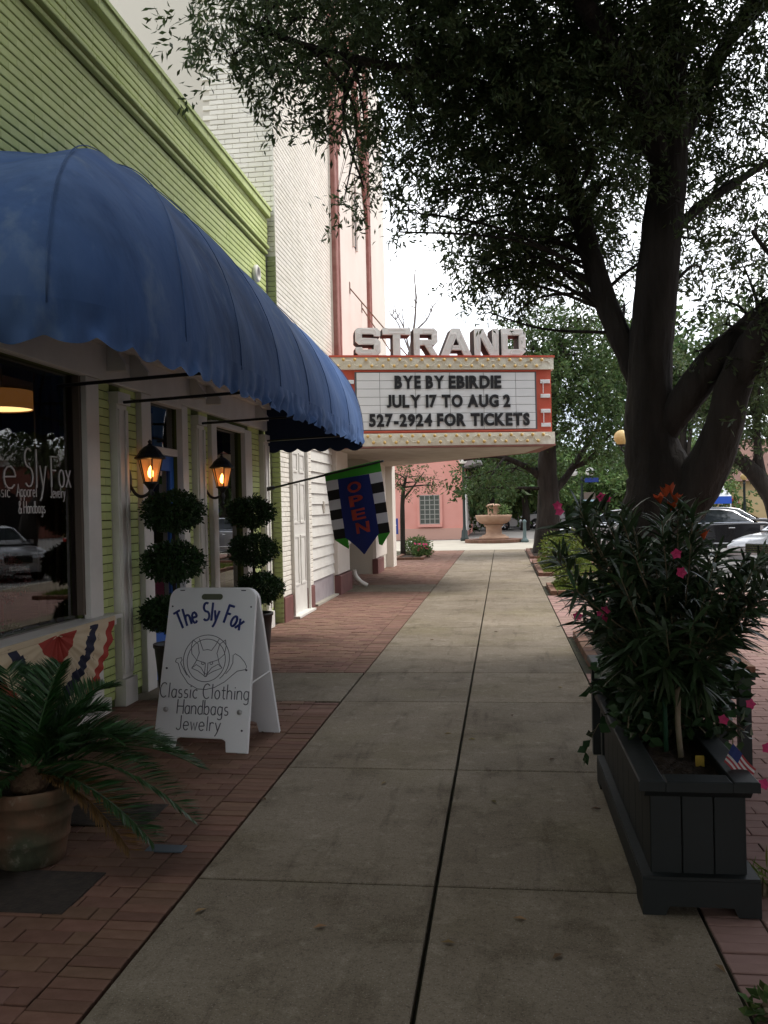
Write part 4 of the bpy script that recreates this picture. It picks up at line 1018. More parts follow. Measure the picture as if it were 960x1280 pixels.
MB().brick((.02, 0, .0), (0, .92, 0), (0, 0, .02), (1, 0, 0), .016, .004).build('heading_tape', M_bc, bt)

# ================================================================== OPEN BANNER
fg = thing('open_banner', 'blue OPEN banner with checkered edges on an angled pole', 'banner', (FX+.07, 11.62, 1.9))
fb0 = onY(332, 612, 11.62); ft = onY(476, 577, 10.85); fd = (ft-fb0); 
sp(MB().tube([fb0, ft+fd*.02], .014, 8), 'pole', M_black, fg)
sp(MB().tube([fb0-fd*.03, fb0+fd*.08], .028, 8), 'pole_bracket', M_black, fg)
M_fg, M_fw, M_fk, M_fb_ = mat('flag_green', (.06, .33, .04), .8, trans=.2), mat('flag_white', (.62, .62, .66), .8, trans=.2), mat('flag_black', (.015, .014, .016), .8), mat('flag_blue', (.018, .03, .17), .8, trans=.15)
pa = fb0+fd*.535; pb = fb0+fd*.995; flw = (pb-pa).length; fu = (pb-pa).normalized(); 
dn = (onY(456, 692, 11.05)-(pa+pb)/2).normalized(); fl_h = 1.1; fn = fu.cross(dn).normalized()
if fn.y > 0: fn = -fn
def fp(u, v, o=0.):                                          # u 0..1 across, v 0..1 down
    return pa+fu*(flw*u)+dn*(fl_h*v)+fn*(o+.02*math.sin(u*5+v*4)*v+.008*math.sin(u*14))
def fpatch(poly_uv, m, name, o=0., nu=6, nv=4):
    (u0, v0), (u1, v1), (u2, v2), (u3, v3) = poly_uv; P = []; P2 = []
    for i in range(nu+1):
        for j in range(nv+1):
            a, b = i/nu, j/nv; u = (u0*(1-a)+u1*a)*(1-b)+(u3*(1-a)+u2*a)*b; v = (v0*(1-a)+v1*a)*(1-b)+(v3*(1-a)+v2*a)*b
            P.append(fp(u, v, o)); P2.append(fp(u, v, o-.003))
    q = MB().grid(P, nu+1, nv+1).grid(P2, nu+1, nv+1); return sp(q, name, m, fg, smooth=True)
fpatch([(0, -.02), (1, -.02), (1, .11), (0, .075)], M_fg, 'green_hem')
cw0, cw1 = .23, .77
for k in range(6):
    v0, v1 = .075+k*.115, .075+(k+1)*.115
    fpatch([(0, v0), (.225, v0+.005), (.225, v1+.005), (0, v1)], M_fw if k % 2 == 0 else M_fk, 'check_square')
    fpatch([(.775, v0+.03), (1, v0+.035), (1, v1+.035), (.775, v1+.03)], M_fw if k % 2 == 0 else M_fk, 'check_square')
fpatch([(0, .765), (.225, .77), (.225, .88), (.215, .90)], M_fg, 'green_point')
fpatch([(.775, .795), (1, .80), (.83, .93), (.775, .91)], M_fg, 'green_point')
ct = fpatch([(.225, .08), (.775, .105), (.80, .79), (.20, .77)], M_fb_, 'blue_centre', .004, 8, 10)
fpatch([(.20, .77), (.80, .79), (.51, .99), (.49, .99)], M_fb_, 'blue_point', .004)
M_fr = mat('flag_red_letter', (.36, .05, .04), .8)
for i, ch in enumerate('OPEN'):
    me = text_mesh(ch, M_fr, 1, .03, .0); co = np.empty(len(me.vertices)*3); me.vertices.foreach_get('co', co); co = co.reshape(-1, 3)
    co[:, 0] -= co[:, 0].mean(); co[:, 0] /= np.ptp(co[:, 0]); co[:, 1] -= co[:, 1].min(); co[:, 1] /= np.ptp(co[:, 1])
    out = np.array([fp(.5+.012*i+a*.25, .15+i*.158+(1-b)*.125, .012) for a, b, _ in co]); me.vertices.foreach_set('co', out.ravel()); me.update()
    o = obj('banner_letter', me); o.parent = fg; o.location = -Vector(fg.location)
    s_ = o.modifiers.new('solid', 'SOLIDIFY'); s_.thickness = .004; s_.offset = 0

# ================================================================== POTTED SAGO PALM
M_palm = mat('sago_leaf', (.02, .06, .014), .45, rnd=.35, hue=.02, island=True, spec=.45, trans=.12); M_palmy = mat('browned_sago_leaf', (.16, .085, .025), .7, rnd=.3, island=True)
pp_ = thing('potted_palm', 'sago palm with arching fronds in a weathered terracotta pot', 'potted palm', (-2.2, 3.84, .007))
M_terra = mat('weathered_terracotta', (.16, .085, .05), .85, (.055, .06, .035), 3.5, 7, (.4, .62), bump=.4, bscale=18)
dirty(M_terra, 6, .5, .68, (.35, .36, .3), .8, (1, 1, .5)); dirty(M_terra, 14, .6, .75, (.3, .27, .22), .5, (1, 1, 1), 'MIX')
pot = MB().lathe([(.13, 0), (.15, .0), (.157, .05), (.168, .10), (.174, .105), (.176, .12), (.172, .125), (.182, .19), (.19, .2), (.19, .215), (.187, .22), (.203, .285), (.218, .29), (.222, .30), (.222, .345), (.216, .355), (.205, .355), (.19, .32)], 30, capt=False).build('pot', M_terra, pp_, True)
MB().lathe([(.0, .31), (.2, .31)], 24, capb=False, capt=False).build('soil', M_soil, pot)
MB().lathe([(.07, .3), (.085, .34), (.07, .4), (.03, .43), (.0, .44)], 14, capt=False).build('trunk', mat('palm_trunk', (.09, .05, .03), .95, (.14, .09, .05), 20, bump=1., bscale=30, bdist=.03), pp_, True)
def frond(az, elev, ln, droop, m=M_palm, brown=False):
    pts = []; n = 26; d = Vector((math.cos(az)*math.cos(elev), math.sin(az)*math.cos(elev), math.sin(elev)))
    for i in range(n+1):
        t = i/n; p = d*(ln*t); p.z -= droop*ln*t*t; pts.append(p+Vector((0, 0, .40)))
    q = MB().tube(pts, list(np.linspace(.007, .002, n+1)), 5)
    V, Q = [], []; side = Vector((-math.sin(az), math.cos(az), 0))
    Pl, Dl, Ll = [], [], []
    nl = 105
    for i in range(nl):
        t = .1+.9*i/nl; x = t*n; k = min(int(x), n-1); p = pts[k].lerp(pts[k+1], x-k); tg = (pts[k+1]-pts[k]).normalized(); upv = side.cross(tg).normalized()
        if upv.z < 0: upv = -upv
        for s in (-1, 1):
            Pl.append(p); Dl.append(side*s*.72+tg*.55+upv*(.38+random.uniform(-.06, .06))+Vector((random.uniform(-.05, .05), random.uniform(-.05, .05), random.uniform(-.05, .05))))
            Ll.append((.06+.13*math.sin(math.pi*min(1, t*.92+.08))**.7)*random.uniform(.92, 1.05))
    v, f = long_leaves(np.array(Pl), np.array([list(x) for x in Dl]), np.array(Ll), .0095, .12, 2)
    q.add([tuple(x) for x in v], [tuple(x) for x in f])
    o = q.build('frond', m, pp_)
    return o
FR = [(15, 38, .78, .55), (32, 26, .80, .55), (48, 30, .72, .5), (-2, 24, .78, .62), (-18, 8, .66, .5), (-100, 20, .5, .9), (65, 55, .72, .45), (90, 40, .7, .5), (100, 68, .7, .35), (120, 50, .75, .5), (150, 35, .7, .5), (180, 30, .7, .55), (-150, 25, .6, .6), (-125, 40, .55, .7),
      (5, 52, .66, .6), (75, 72, .66, .3), (140, 66, .7, .35), (24, 60, .6, .5), (-20, 62, .5, .6), (60, 20, .68, .55), (170, 60, .62, .4)]
for (a, e, l, d) in FR: frond(R(a+random.uniform(-4, 4)), R(e), l*random.uniform(.94, 1.06)*1.08, d)
frond(R(-14), R(5), .56, .62, M_palmy)

# ================================================================== BLACK PLANTER BOX
px0, px1, py0, py1 = .545, .905, 3.56, 5.14
pb_ = thing('planter_box', 'long black wooden planter box on the right edge of the walk', 'planter', ((px0+px1)/2, (py0+py1)/2, 0))
bp_ = lambda mb, n, m, par=pb_, **k: sp(mb, n, m, par, **k)
for (y_, ny) in ((py0, -1), (py1, 1)):
    q = MB(); w = px1-px0+.08; q.prism([(0, 0), (.085, 0), (.1, .035), (w-.1, .035), (w-.085, 0), (w, 0), (w, .135), (0, .135)], (px0-.04, y_+ny*.045, 0), (1, 0, 0), (0, 0, 1), (0, ny, 0), -.03); bp_(q, 'plinth_board', M_darkwood)
for (x_, nx) in ((px0, -1), (px1, 1)):
    q = MB(); w = py1-py0+.026; q.prism([(0, 0), (.12, 0), (.14, .035), (w-.14, .035), (w-.12, 0), (w, 0), (w, .134), (0, .134)], (x_+nx*.04, py0-.013, 0), (0, 1, 0), (0, 0, 1), (nx, 0, 0), -.03); bp_(q, 'plinth_board', M_darkwood)
q = MB(); q.box(px0-.038, px1+.038, py0-.043, py1+.043, .1355, .148); bp_(q, 'plinth_ledge', M_darkwood)
for k in range(3):
    w = (px1-px0)/3; a = px0+w*k
    for (y_, ny) in ((py0, -1), (py1, 1)): bp_(MB().brick((a+w/2, y_, .31), (w/2-.0015, 0, 0), (0, 0, .165), (0, ny, 0), .02, .003), 'end_plank', M_darkwood)
for k in range(8):
    w = (py1-py0-.002)/8; a = py0+.001+w*k
    for (x_, nx) in ((px0, -1), (px1, 1)): bp_(MB().brick((x_, a+w/2, .31), (0, w/2-.001, 0), (0, 0, .163), (nx, 0, 0), .018, .002), 'side_plank', M_darkwood)
rim = MB()
for (a, b, c, d) in ((px0-.045, px0+.055, py0-.045, py1+.045), (px1-.055, px1+.045, py0-.045, py1+.045)): bp_(MB().brick(((a+b)/2, (c+d)/2, .518), ((b-a)/2, 0, 0), (0, (d-c)/2, 0), (0, 0, 1), .04, .006), 'rim_board', M_darkwood)
for (c, d) in ((py0-.045, py0+.06), (py1-.06, py1+.045)): bp_(MB().brick(((px0+px1)/2, (c+d)/2, .517), ((px1-px0)/2-.057, 0, 0), (0, (d-c)/2, 0), (0, 0, 1), .04, .006), 'rim_board', M_darkwood)
for (y_, ny) in ((py0, -1), (py1, 1)): bp_(MB().prism([(0, 0), (.03, 0), (0, -.03)], (px0-.02, y_+ny*.001, .476), (0, ny, 0), (0, 0, 1), (1, 0, 0), px1-px0+.04), 'cove_moulding', M_darkwood)
P = []
for i in range(14):
    for j in range(34): P.append((px0+.03+(px1-px0-.06)*i/13, py0+.03+(py1-py0-.06)*j/33, .455+random.uniform(0, .03)))
bp_(MB().grid(P, 14, 34), 'soil', M_soil, smooth=True)

# ---- oleander standard
M_ole = mat('oleander_leaf', (.034, .062, .024), .42, rnd=.4, hue=.018, island=True, spec=.45, trans=.12)
ol = thing('oleander', 'tall oleander with long narrow dark leaves and pink flowers in the black planter', 'shrub', (.76, 4.05, .46))
o0 = Vector(ol.location); top = onY(846, 800, 4.1)-o0
MB().tube(smooth_path([(0, 0, -.01), (-.01, .01, .15), (-.005, .02, .3), top]), .013, 7).build('main_stem', mat('pale_stem', (.24, .19, .13), .8, (.3, .25, .18), 20), ol, True)
OT = []          # branch tips inside the outline seen in the photograph, Y spread round the stem
for (x, y) in ((700, 690), (712, 660), (730, 640), (750, 640), (745, 690), (725, 740), (735, 775), (765, 665), (780, 645), (770, 720), (765, 780), (785, 820), (800, 680), (805, 740), (800, 800), (825, 650), (840, 640), (850, 690), (835, 730), (840, 780), (830, 830), (870, 670), (880, 720), (875, 770), (870, 820), (900, 740), (905, 790), (925, 720), (930, 760), (950, 740), (955, 700), (880, 850), (800, 855), (860, 640), (890, 690), (780, 700), (815, 700), (815, 770), (855, 745), (750, 730)):
    for k in range(3): OT.append(onY(x+random.uniform(-8, 8), y+random.uniform(-8, 8), 4.08+random.uniform(-.38, .5))-o0)
for (x, y) in ((945, 705), (955, 745), (940, 770), (915, 735), (930, 700), (965, 720)): OT.append(onY(x, y, 3.8+random.uniform(-.1, .2))-o0)
q = MB(); PL, DL, LL = [], [], []
for tp_ in OT:
    mid = top.lerp(tp_, .5)+Vector((0, 0, -.06-.1*random.random())); path = smooth_path([top-Vector((0, 0, random.uniform(.0, .12))), mid, tp_], 5)
    q.tube(path, lerp_list([.0055, .0035, .002], len(path)), 5, cap=False)
    d = (tp_-mid).normalized(); n = random.randint(30, 42)
    for k in range(n):
        t = 1-.62*(k/n)**1.1; x = t*(len(path)-1); i = min(int(x), len(path)-2); p = path[i].lerp(path[i+1], x-i)
        a = random.uniform(0, 2*math.pi); s = d.orthogonal().normalized(); s2 = d.cross(s); rad = s*math.cos(a)+s2*math.sin(a)
        PL.append(p); DL.append(d*random.uniform(.5, 1.1)+rad*.85+Vector((0, 0, random.uniform(-.1, .25)))); LL.append(random.uniform(.09, .17))
q.build('branch', M_stem, ol)
v, f = long_leaves(np.array([list(p) for p in PL]), np.array([list(p) for p in DL]), np.array(LL), .019, .28, 4); obj('foliage', fast_mesh('foliage', v, f, M_ole), ol)
M_pink = mat('pink_petal', (.62, .05, .17), .5, rnd=.2, island=True, trans=.3); M_orange = mat('red_bud', (.45, .07, .02), .6, rnd=.3, island=True)
def flower_mesh(r, m, n=5, cup=.35):
    q = MB()
    for k in range(n):
        a = 2*math.pi*k/n; c, s = math.cos(a), math.sin(a); w = r*.42
        q.add([(0, 0, 0), (c*r*.55-s*w, s*r*.55+c*w, r*cup*.7), (c*r, s*r, r*cup), (c*r*.55+s*w, s*r*.55-c*w, r*cup*.7)], [(0, 3, 2, 1)])
    return q.mesh('flower', m)
fm = flower_mesh(.024, M_pink); fo = flower_mesh(.03, M_orange, 5, 1.6)
for (x, y, Y) in ((752, 768, 3.9), (757, 776, 3.85), (722, 771, 3.9), (756, 764, 3.95), (845, 692, 3.7), (752, 622, 4.0), (758, 625, 4.02), (700, 641, 4.1), (851, 715, 3.8), (697, 633, 4.0), (851, 716, 3.7)):
    obj('flower', fm, ol, onY(x, y, Y)-o0, (random.uniform(.6, 1.8), random.uniform(-.5, .5), random.uniform(-.6, .6)))
for (x, y) in ((832, 622), (840, 618), (845, 630), (826, 630), (880, 675), (838, 640)):
    obj('flower', fo, ol, onY(x, y, 4.05)-o0, (random.uniform(-.4, .4), random.uniform(-.4, .4), random.uniform(0, 3)))
sk = tag(MB().tube([(.705, 4.1, .44), (.70, 4.1, 1.0)], .011, 8).build('plant_stake', mat('green_stake', (.015, .06, .03), .5)), 'dark green stake beside the oleander stem', 'stake')
# ---- mandevilla vine and undergrowth
vn = thing('flowering_vine', 'bushy dark vine with pink trumpet flowers filling the planter under the oleander', 'vine', (.74, 4.6, .46)); v0_ = Vector(vn.location)
PL, DL = [], []; q = MB()
for k in range(190):
    b = Vector((random.uniform(-.14, .14), random.uniform(-.3, .36), -.01)); e = Vector((random.uniform(-.22, .34), random.uniform(-.5, .75), random.uniform(.05, .56)))
    path = smooth_path([b, (b+e)/2+Vector((0, 0, .12)), e], 5); q.tube(path, .003, 4, cap=False)
    for p in path[2:]:
        for _ in range(6): PL.append(p+Vector((random.gauss(0, .03), random.gauss(0, .03), random.gauss(0, .03)))); DL.append(Vector((random.gauss(0, 1), random.gauss(0, 1), random.gauss(-.2, .5))))
# trailing runner over the left edge
tr = [onY(760, 900, 4.75)-v0_, onY(748, 905, 4.7)-v0_, onY(738, 925, 4.68)-v0_, onY(730, 945, 4.66)-v0_]; q.tube(tr, .002, 4)
for p in smooth_path(tr, 3): PL.append(p); DL.append(Vector((random.gauss(0, 1), random.gauss(0, 1), -.5)))
q.build('runner', M_stem, vn)
v, f = leaves(np.array([list(p) for p in PL]), np.array([list(p) for p in DL]), .05+.035*RNG.random(len(PL)), .032+.02*RNG.random(len(PL)), .15)
obj('foliage', fast_mesh('foliage', v, f, mat('vine_leaf', (.032, .064, .025), .4, rnd=.4, hue=.02, island=True, spec=.2, trans=.12)), vn)
fm2 = flower_mesh(.026, M_pink, 5, .2)
for (x, y, Y) in ((904, 900, 4.0), (938, 880, 4.3), (958, 935, 4.0), (878, 843, 4.6), (872, 850, 4.55), (955, 980, 3.9)):
    obj('flower', fm2, vn, onY(x, y, Y)-v0_, (R(70)+random.uniform(-.3, .3), 0, random.uniform(-.4, .4)))
# ---- small flag in the planter
sf = thing('small_flag', 'small striped american flag on a stick in the planter corner', 'flag', (.905, 3.75, .47)); q = MB()
MB().tube([(0, 0, 0), (.0, -.01, .16)], .003, 6).build('stick', M_stem, sf)
M_flr, M_flw, M_fln = mat('flag_stripe_red', (.4, .05, .06), .8), mat('flag_stripe_white', (.65, .62, .62), .8), mat('flag_canton_blue', (.03, .045, .16), .8)
FO = onY(916, 930, 3.72)-Vector(sf.location); FU = (onY(945, 962, 3.68)-onY(916, 930, 3.72)); FV = (onY(906, 950, 3.70)-onY(916, 930, 3.72))*1.1
for k in range(9):
    a, b = k/9, (k+1)/9; P = []
    for i in range(9):
        s = i/8
        for vv in (a, b): P.append(FO+FU*s+FV*vv+Vector((0, -.006*math.sin(s*9), .004*math.sin(s*7))))
    MB().grid(P, 9, 2).build('stripe', M_flr if k % 2 == 0 else M_flw, sf)
P = []
for i in range(5):
    for vv in (0, .55): P.append(FO+FU*(.42*i/4)+FV*vv+Vector((0, -.004-.006*math.sin(.42*i/4*9), .003)))
MB().grid(P, 5, 2).build('canton', M_fln, sf)
# yellow fallen leaf and plant tag
tag(MB().brick((.80, 3.86, .50), (.018, 0, 0), (0, .004, .022), (0, -1, .2), .002, .001).build('plant_tag', mat('yellow_tag', (.5, .33, .05), .7)), 'yellow tag standing in the planter soil', 'plant tag')

# ================================================================== BENCH
bn = thing('slatted_bench', 'black slatted bench half hidden behind the planter foliage', 'bench', (.95, 5.52, 0))
for k in range(5): MB().brick((0, -.22+.11*k, .44), (.34, 0, 0), (0, .046, 0), (0, 0, 1), .03, .004).build('seat_slat', M_darkwood, bn)
for k in range(2): MB().brick((0, -.30, .50+.085*k), (.34, 0, 0), (0, 0, .034), (0, -1, 0), .025, .004).build('back_slat', M_darkwood, bn)
for s in (-1, 1):
    MB().brick((s*.38, -.02, .615), (.05, 0, 0), (0, .33, 0), (0, 0, 1), .03, .006).build('arm_rest', M_darkwood, bn)
    for y_ in (-.29, .24): MB().box(s*.38-.032, s*.38+.032, y_-.035, y_+.035, 0, .584).build('leg', M_darkwood, bn)
MB().box(-.345, .345, -.255, .28, .36, .405).build('seat_frame', M_darkwood, bn)

# ================================================================== TREES
def lobe_leaves(lobes, dens, ln, wd, hang=.25):
    Pn, Dn = [], []
    for (c, r, *k) in lobes:
        kk = k[0] if k else 1.; n = int(dens*kk*4.19*r**3)
        if n < 10: continue
        nc = max(6, n//26); cc = unit(RNG.normal(size=(nc, 3)))*(RNG.random((nc, 1))**.42)*r*(1+.25*RNG.normal(size=(nc, 1)))*np.array([1, 1, .85])
        idx = RNG.integers(0, nc, n); tw = unit(cc+RNG.normal(size=(nc, 3))*r*.5+np.array([0, 0, -hang*r])); t = RNG.random((n, 1))
        sp_ = ln*2.6
        P_ = cc[idx]+tw[idx]*(t*sp_*1.4)+RNG.normal(size=(n, 3))*ln*.45; D_ = tw[idx]*.8+RNG.normal(size=(n, 3))*.75+np.array([0, 0, -.15])
        Pn.append(P_+np.array(c)); Dn.append(D_)
    Pn = np.concatenate(Pn); Dn = np.concatenate(Dn); n = len(Pn)
    return leaves(Pn, Dn, ln*(.7+.6*RNG.random(n)), wd*(.7+.6*RNG.random(n)), .22)
def branches(mb, limbpts, lobes, r0=.03, sub=4):
    for (c, r, *k) in lobes:
        c = Vector(c); src = random.choice(sorted(limbpts, key=lambda p: (p[0]-c).length+max(0, p[0].z-c.z)*1.2)[:9])
        a = src[0]; rr = min(src[1]*.6, r0*(.6+r)); mid = a.lerp(c, .5)+Vector((random.uniform(-.25, .25), random.uniform(-.25, .25), random.uniform(-.1, .4)))*min(1, (c-a).length)
        path = smooth_path([a, mid, c], 5); mb.tube(path, lerp_list([rr, rr*.65, rr*.35], len(path)), 6, cap=False)
        for _ in range(sub):
            d = Vector((random.gauss(0, 1), random.gauss(0, 1), random.gauss(0, .7))).normalized()*r*random.uniform(.6, 1.); s = path[random.randint(len(path)//2, len(path)-1)]
            mb.tube(smooth_path([s, s+d*.5+Vector((0, 0, .05)), c+d], 3), [rr*.35, rr*.3, rr*.24, rr*.2, rr*.16, rr*.12, rr*.08], 5, cap=False)
# ---- the big oak
oak = thing('oak_tree', 'large dark oak with forked leaning trunk overhanging the walk', 'tree', (1.52, 9.4, 0)); k0 = Vector(oak.location)
def T(x, y, Y): return onY(x, y, Y)
limbs = [([Vector((1.52, 9.4, -.05)), Vector((1.52, 9.4, .12)), T(818, 740, 9.4), T(822, 660, 9.4), T(826, 600, 9.4), T(815, 560, 9.4), T(812, 490, 9.4), T(816, 400, 9.4), T(826, 300, 9.4), T(836, 200, 9.4), T(838, 100, 9.35), T(832, 0, 9.3), T(825, -160, 9.2)], [.58, .48, .42, .39, .35, .27, .23, .215, .205, .185, .16, .13, .09]),
         ([T(815, 520, 9.45), T(790, 455, 9.5), T(762, 390, 9.6), T(742, 330, 9.7), T(722, 260, 9.7), T(695, 195, 9.5), T(650, 130, 9.2), T(600, 60, 8.8), T(540, -10, 8.3)], [.12, .125, .12, .115, .105, .09, .075, .055, .035]),
         ([T(815, 560, 9.4), T(850, 508, 9.25), T(885, 462, 9.1), T(925, 425, 9.0), T(975, 385, 8.9), T(1040, 320, 8.7), T(1120, 220, 8.4)], [.15, .165, .165, .165, .16, .13, .09]),
         ([T(838, 650, 9.35), T(872, 606, 9.2), T(901, 545, 9.05), T(918, 480, 8.9), T(950, 420, 8.7), T(1005, 350, 8.4), T(1080, 250, 8.0)], [.24, .23, .185, .165, .155, .14, .1]),
         ([T(836, 230, 9.4), T(800, 130, 9.1), T(760, 50, 8.6), T(700, -40, 7.9), T(640, -160, 7.2)], [.13, .11, .09, .07, .04]),
         ([T(700, 190, 9.5), T(680, 120, 9.9), T(670, 40, 10.4), T(650, -60, 11)], [.08, .07, .06, .04]),
         ([T(836, 200, 9.4), T(870, 130, 9.6), T(905, 60, 9.9), T(960, -30, 10.2)], [.12, .1, .08, .05]),
         ([T(828, 300, 9.4), T(880, 255, 9.6), T(940, 215, 9.9), T(1000, 180, 10.2)], [.07, .05, .04, .03]),
         ([T(640, 120, 9.1), T(560, 95, 8.4), T(470, 80, 7.6), T(390, 60, 7.1), T(310, 30, 6.8)], [.06, .05, .04, .03, .018])]
q = MB(); LP = []
for pts, rad in limbs:
    sm = smooth_path(pts, 5); rr = lerp_list(rad, len(sm)); q.tube(sm, rr, 14, jit=.05); LP += list(zip(sm, rr))[4:]
lobes = []
for (x, y, Y, r, *k) in ((262, 20, 6.7, .34), (285, 70, 6.75, .26), (330, 50, 6.9, .42), (340, 105, 7.0, .26), (385, 95, 7.2, .42), (430, 130, 7.5, .36), (455, 150, 7.7, .25), (415, 30, 7.3, .5), (480, 60, 7.9, .6), (505, 120, 8.2, .45),
                   (455, 235, 8.6, .28), (490, 215, 8.8, .38), (510, 265, 8.9, .2), (540, 180, 8.8, .55), (430, 250, 8.5, .14),
                   (560, 60, 8.4, .8), (590, 150, 9.0, .7), (610, 235, 9.4, .55), (640, 90, 9.0, .8), (600, 330, 9.9, .38), (575, 320, 9.9, .25), (640, 310, 10.0, .5), (625, 375, 10.1, .22), (680, 200, 10.2, .75), (690, 290, 10.2, .55), (735, 250, 10.4, .6),
                   (720, 340, 10.4, .35), (760, 330, 10.6, .3, .8), (660, 360, 10.3, .28), (740, 120, 9.8, .85), (720, 30, 9.3, .9), (800, 40, 9.2, .8), (800, 180, 10.4, .6, .8), (775, 285, 10.6, .3, .7), (860, 60, 9.7, .7), (885, 160, 10, .6, .8), (920, 60, 9.8, .7, .8), (940, 150, 9.9, .6, .8), (925, 230, 10, .5, .9), (875, 235, 10.2, .4, .7), (880, 300, 10.4, .4, .7), (945, 290, 9.6, .45), (935, 345, 9.0, .35), (860, 350, 10.4, .22, .6),
                   (905, 405, 8.8, .2, .8), (945, 385, 8.6, .3), (870, 440, 8.9, .14, .7), (895, 375, 8.9, .16, .7), (985, 440, 8.6, .35), (960, 480, 8.7, .25, .8), (760, 400, 11.0, .22, .6), (830, 330, 10.8, .22, .6), (840, 120, 8.8, .35), (790, 70, 8.6, .5), (590, 345, 9.7, .3), (615, 300, 9.6, .4), (655, 335, 9.8, .4), (690, 350, 10, .35), (570, 290, 9.4, .3), (640, 270, 9.6, .45), (710, 300, 10, .4), (735, 370, 10.6, .3), (610, 390, 10.0, .14), (640, 395, 10.2, .18), (600, 360, 9.9, .2), (540, 240, 9.0, .25), (500, 290, 8.9, .14), (860, 300, 10.3, .3, .7), (880, 345, 10.3, .25, .7), (740, 180, 8.8, .5), (690, 110, 8.6, .6), (660, 180, 9, .5), (760, 240, 9.0, .35), (845, 250, 8.9, .25), (500, -60, 8, .9), (600, -60, 8.5, 1.0), (400, -70, 7, .6), (320, -50, 6.7, .45)):
    lobes.append((T(x, y, Y), r, *(k or (1.,))))
branches(q, LP, lobes, .028, 4)
# crown above the picture: the same tree goes on upwards and over the walk
hi = []
for k in range(120):
    a = random.uniform(0, 2*math.pi); rr = math.sqrt(random.random()); c = Vector((3.0+4.0*rr*math.cos(a), 8.0+5.6*rr*math.sin(a), 7.7+4.0*(1-rr*rr)*random.uniform(.1, 1.)))
    r_ = random.uniform(.95, 1.35); d_ = c-CP
    if (d_.dot(CF)*(640/F)-d_.dot(CU))/math.sqrt(1+(640/F)**2) < -(r_+.5) and c.x-r_ > -1.7: hi.append((c, r_))
branches(q, LP, hi, .035, 2)
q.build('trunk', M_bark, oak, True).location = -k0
v, f = lobe_leaves(lobes, 2750, .082, .023); a_ = obj('crown', fast_mesh('crown', v, f, M_leaf), oak); a_.location = -k0
v, f = lobe_leaves(hi, 330, .2, .095); a_ = obj('upper_crown', fast_mesh('upper_crown', v, f, M_leaf_up), oak); a_.location = -k0

def simple_tree(name, label, base, pts, rad, lobes, dens, ln, wd, m, group=None, extra=(), bare=False):
    t = thing(name, label, 'tree', base, 0, group); b = Vector(base); q = MB(); LP = []
    for P_, R_ in [(pts, rad)]+list(extra):
        sm = smooth_path(P_, 4); rr = lerp_list(R_, len(sm)); q.tube(sm, rr, 9, jit=.06); LP += list(zip(sm, rr))[3:]
    branches(q, LP, lobes, .05, 3)
    q.build('trunk', M_bark, t, True).location = -b
    v, f = lobe_leaves(lobes, dens, ln, wd); o = obj('crown', fast_mesh('crown', v, f, m), t); o.location = -b
    return t
# second oak beside the camera: only its shade and a few leaves reach the picture
c2 = []
for k in range(190):
    a = random.uniform(0, 2*math.pi); rr = math.sqrt(random.random()); c = Vector((3.0+3.7*rr*math.cos(a), -1.4+6.2*rr*math.sin(a), 4.8+3.8*(1-rr*rr)*random.uniform(.0, 1.)))
    p = proj(c); r_ = random.uniform(.9, 1.3); d_ = c-CP; r3 = r_+1.2
    # keep this crown wholly above the top edge of the view
    if (d_.dot(CF)*(640/F)-d_.dot(CU))/math.sqrt(1+(640/F)**2) < -r3 and c.x-r_ > -1.5: c2.append((c, r_))
simple_tree('oak_tree', 'oak beside the viewer whose crown shades the near walk', (2.0, -1.6, 0), [(2.0, -1.6, -.05), (2.0, -1.6, 1.2), (1.95, -1.5, 2.6), (1.7, -1.4, 4.2), (1.6, -1.4, 6.5)], [.45, .36, .32, .26, .14], c2, 420, .2, .095, M_leaf_up)
shade_tree((10.5, 1.0, -.13), 'unseen oak added across the parking bays to darken the near walk', 4.2, 3.6, 7.6, 60)  # added out of view; its crown cuts light coming from the right
# tree at the far end of the walk
lob = []
for (x, y, Y, r) in ((650, 430, 28, 1.0), (690, 430, 28.5, 1.2), (735, 440, 28, 1.1), (610, 600, 26.8, .7), (580, 598, 26.5, .5), (700, 480, 27, 1.2), (750, 490, 28, 1.2), (780, 460, 29, 1.0), (660, 500, 29.5, 1.1), (720, 530, 27.5, .9), (765, 540, 28, .9), (640, 590, 29, .8), (680, 580, 30, .8), (740, 570, 29, .6), (600, 610, 28, .6), (720, 400, 28.5, .8), (680, 405, 28.5, .7), (770, 420, 28.5, .9), (650, 470, 28, 1.)):
    lob.append((T(x, y, Y), r))
B2 = onG(684, 692)
simple_tree('oak_tree', 'mature oak at the far end of the walk right of the fountain', B2, [B2+Vector((0, 0, -.05)), T(685, 660, 28.4), T(686, 620, 28.4), T(684, 580, 28.3), T(690, 500, 28.2), T(705, 430, 28.2)], [.48, .38, .34, .3, .18, .08], lob, 330, .16, .06, M_leaf_far,
            extra=[([T(684, 605, 28.4), T(660, 585, 28.2), T(620, 570, 27.6), T(580, 575, 27)], [.14, .1, .07, .04]), ([T(686, 620, 28.4), T(705, 600, 28.6), T(725, 570, 29), T(750, 530, 29.5)], [.16, .12, .1, .05])])
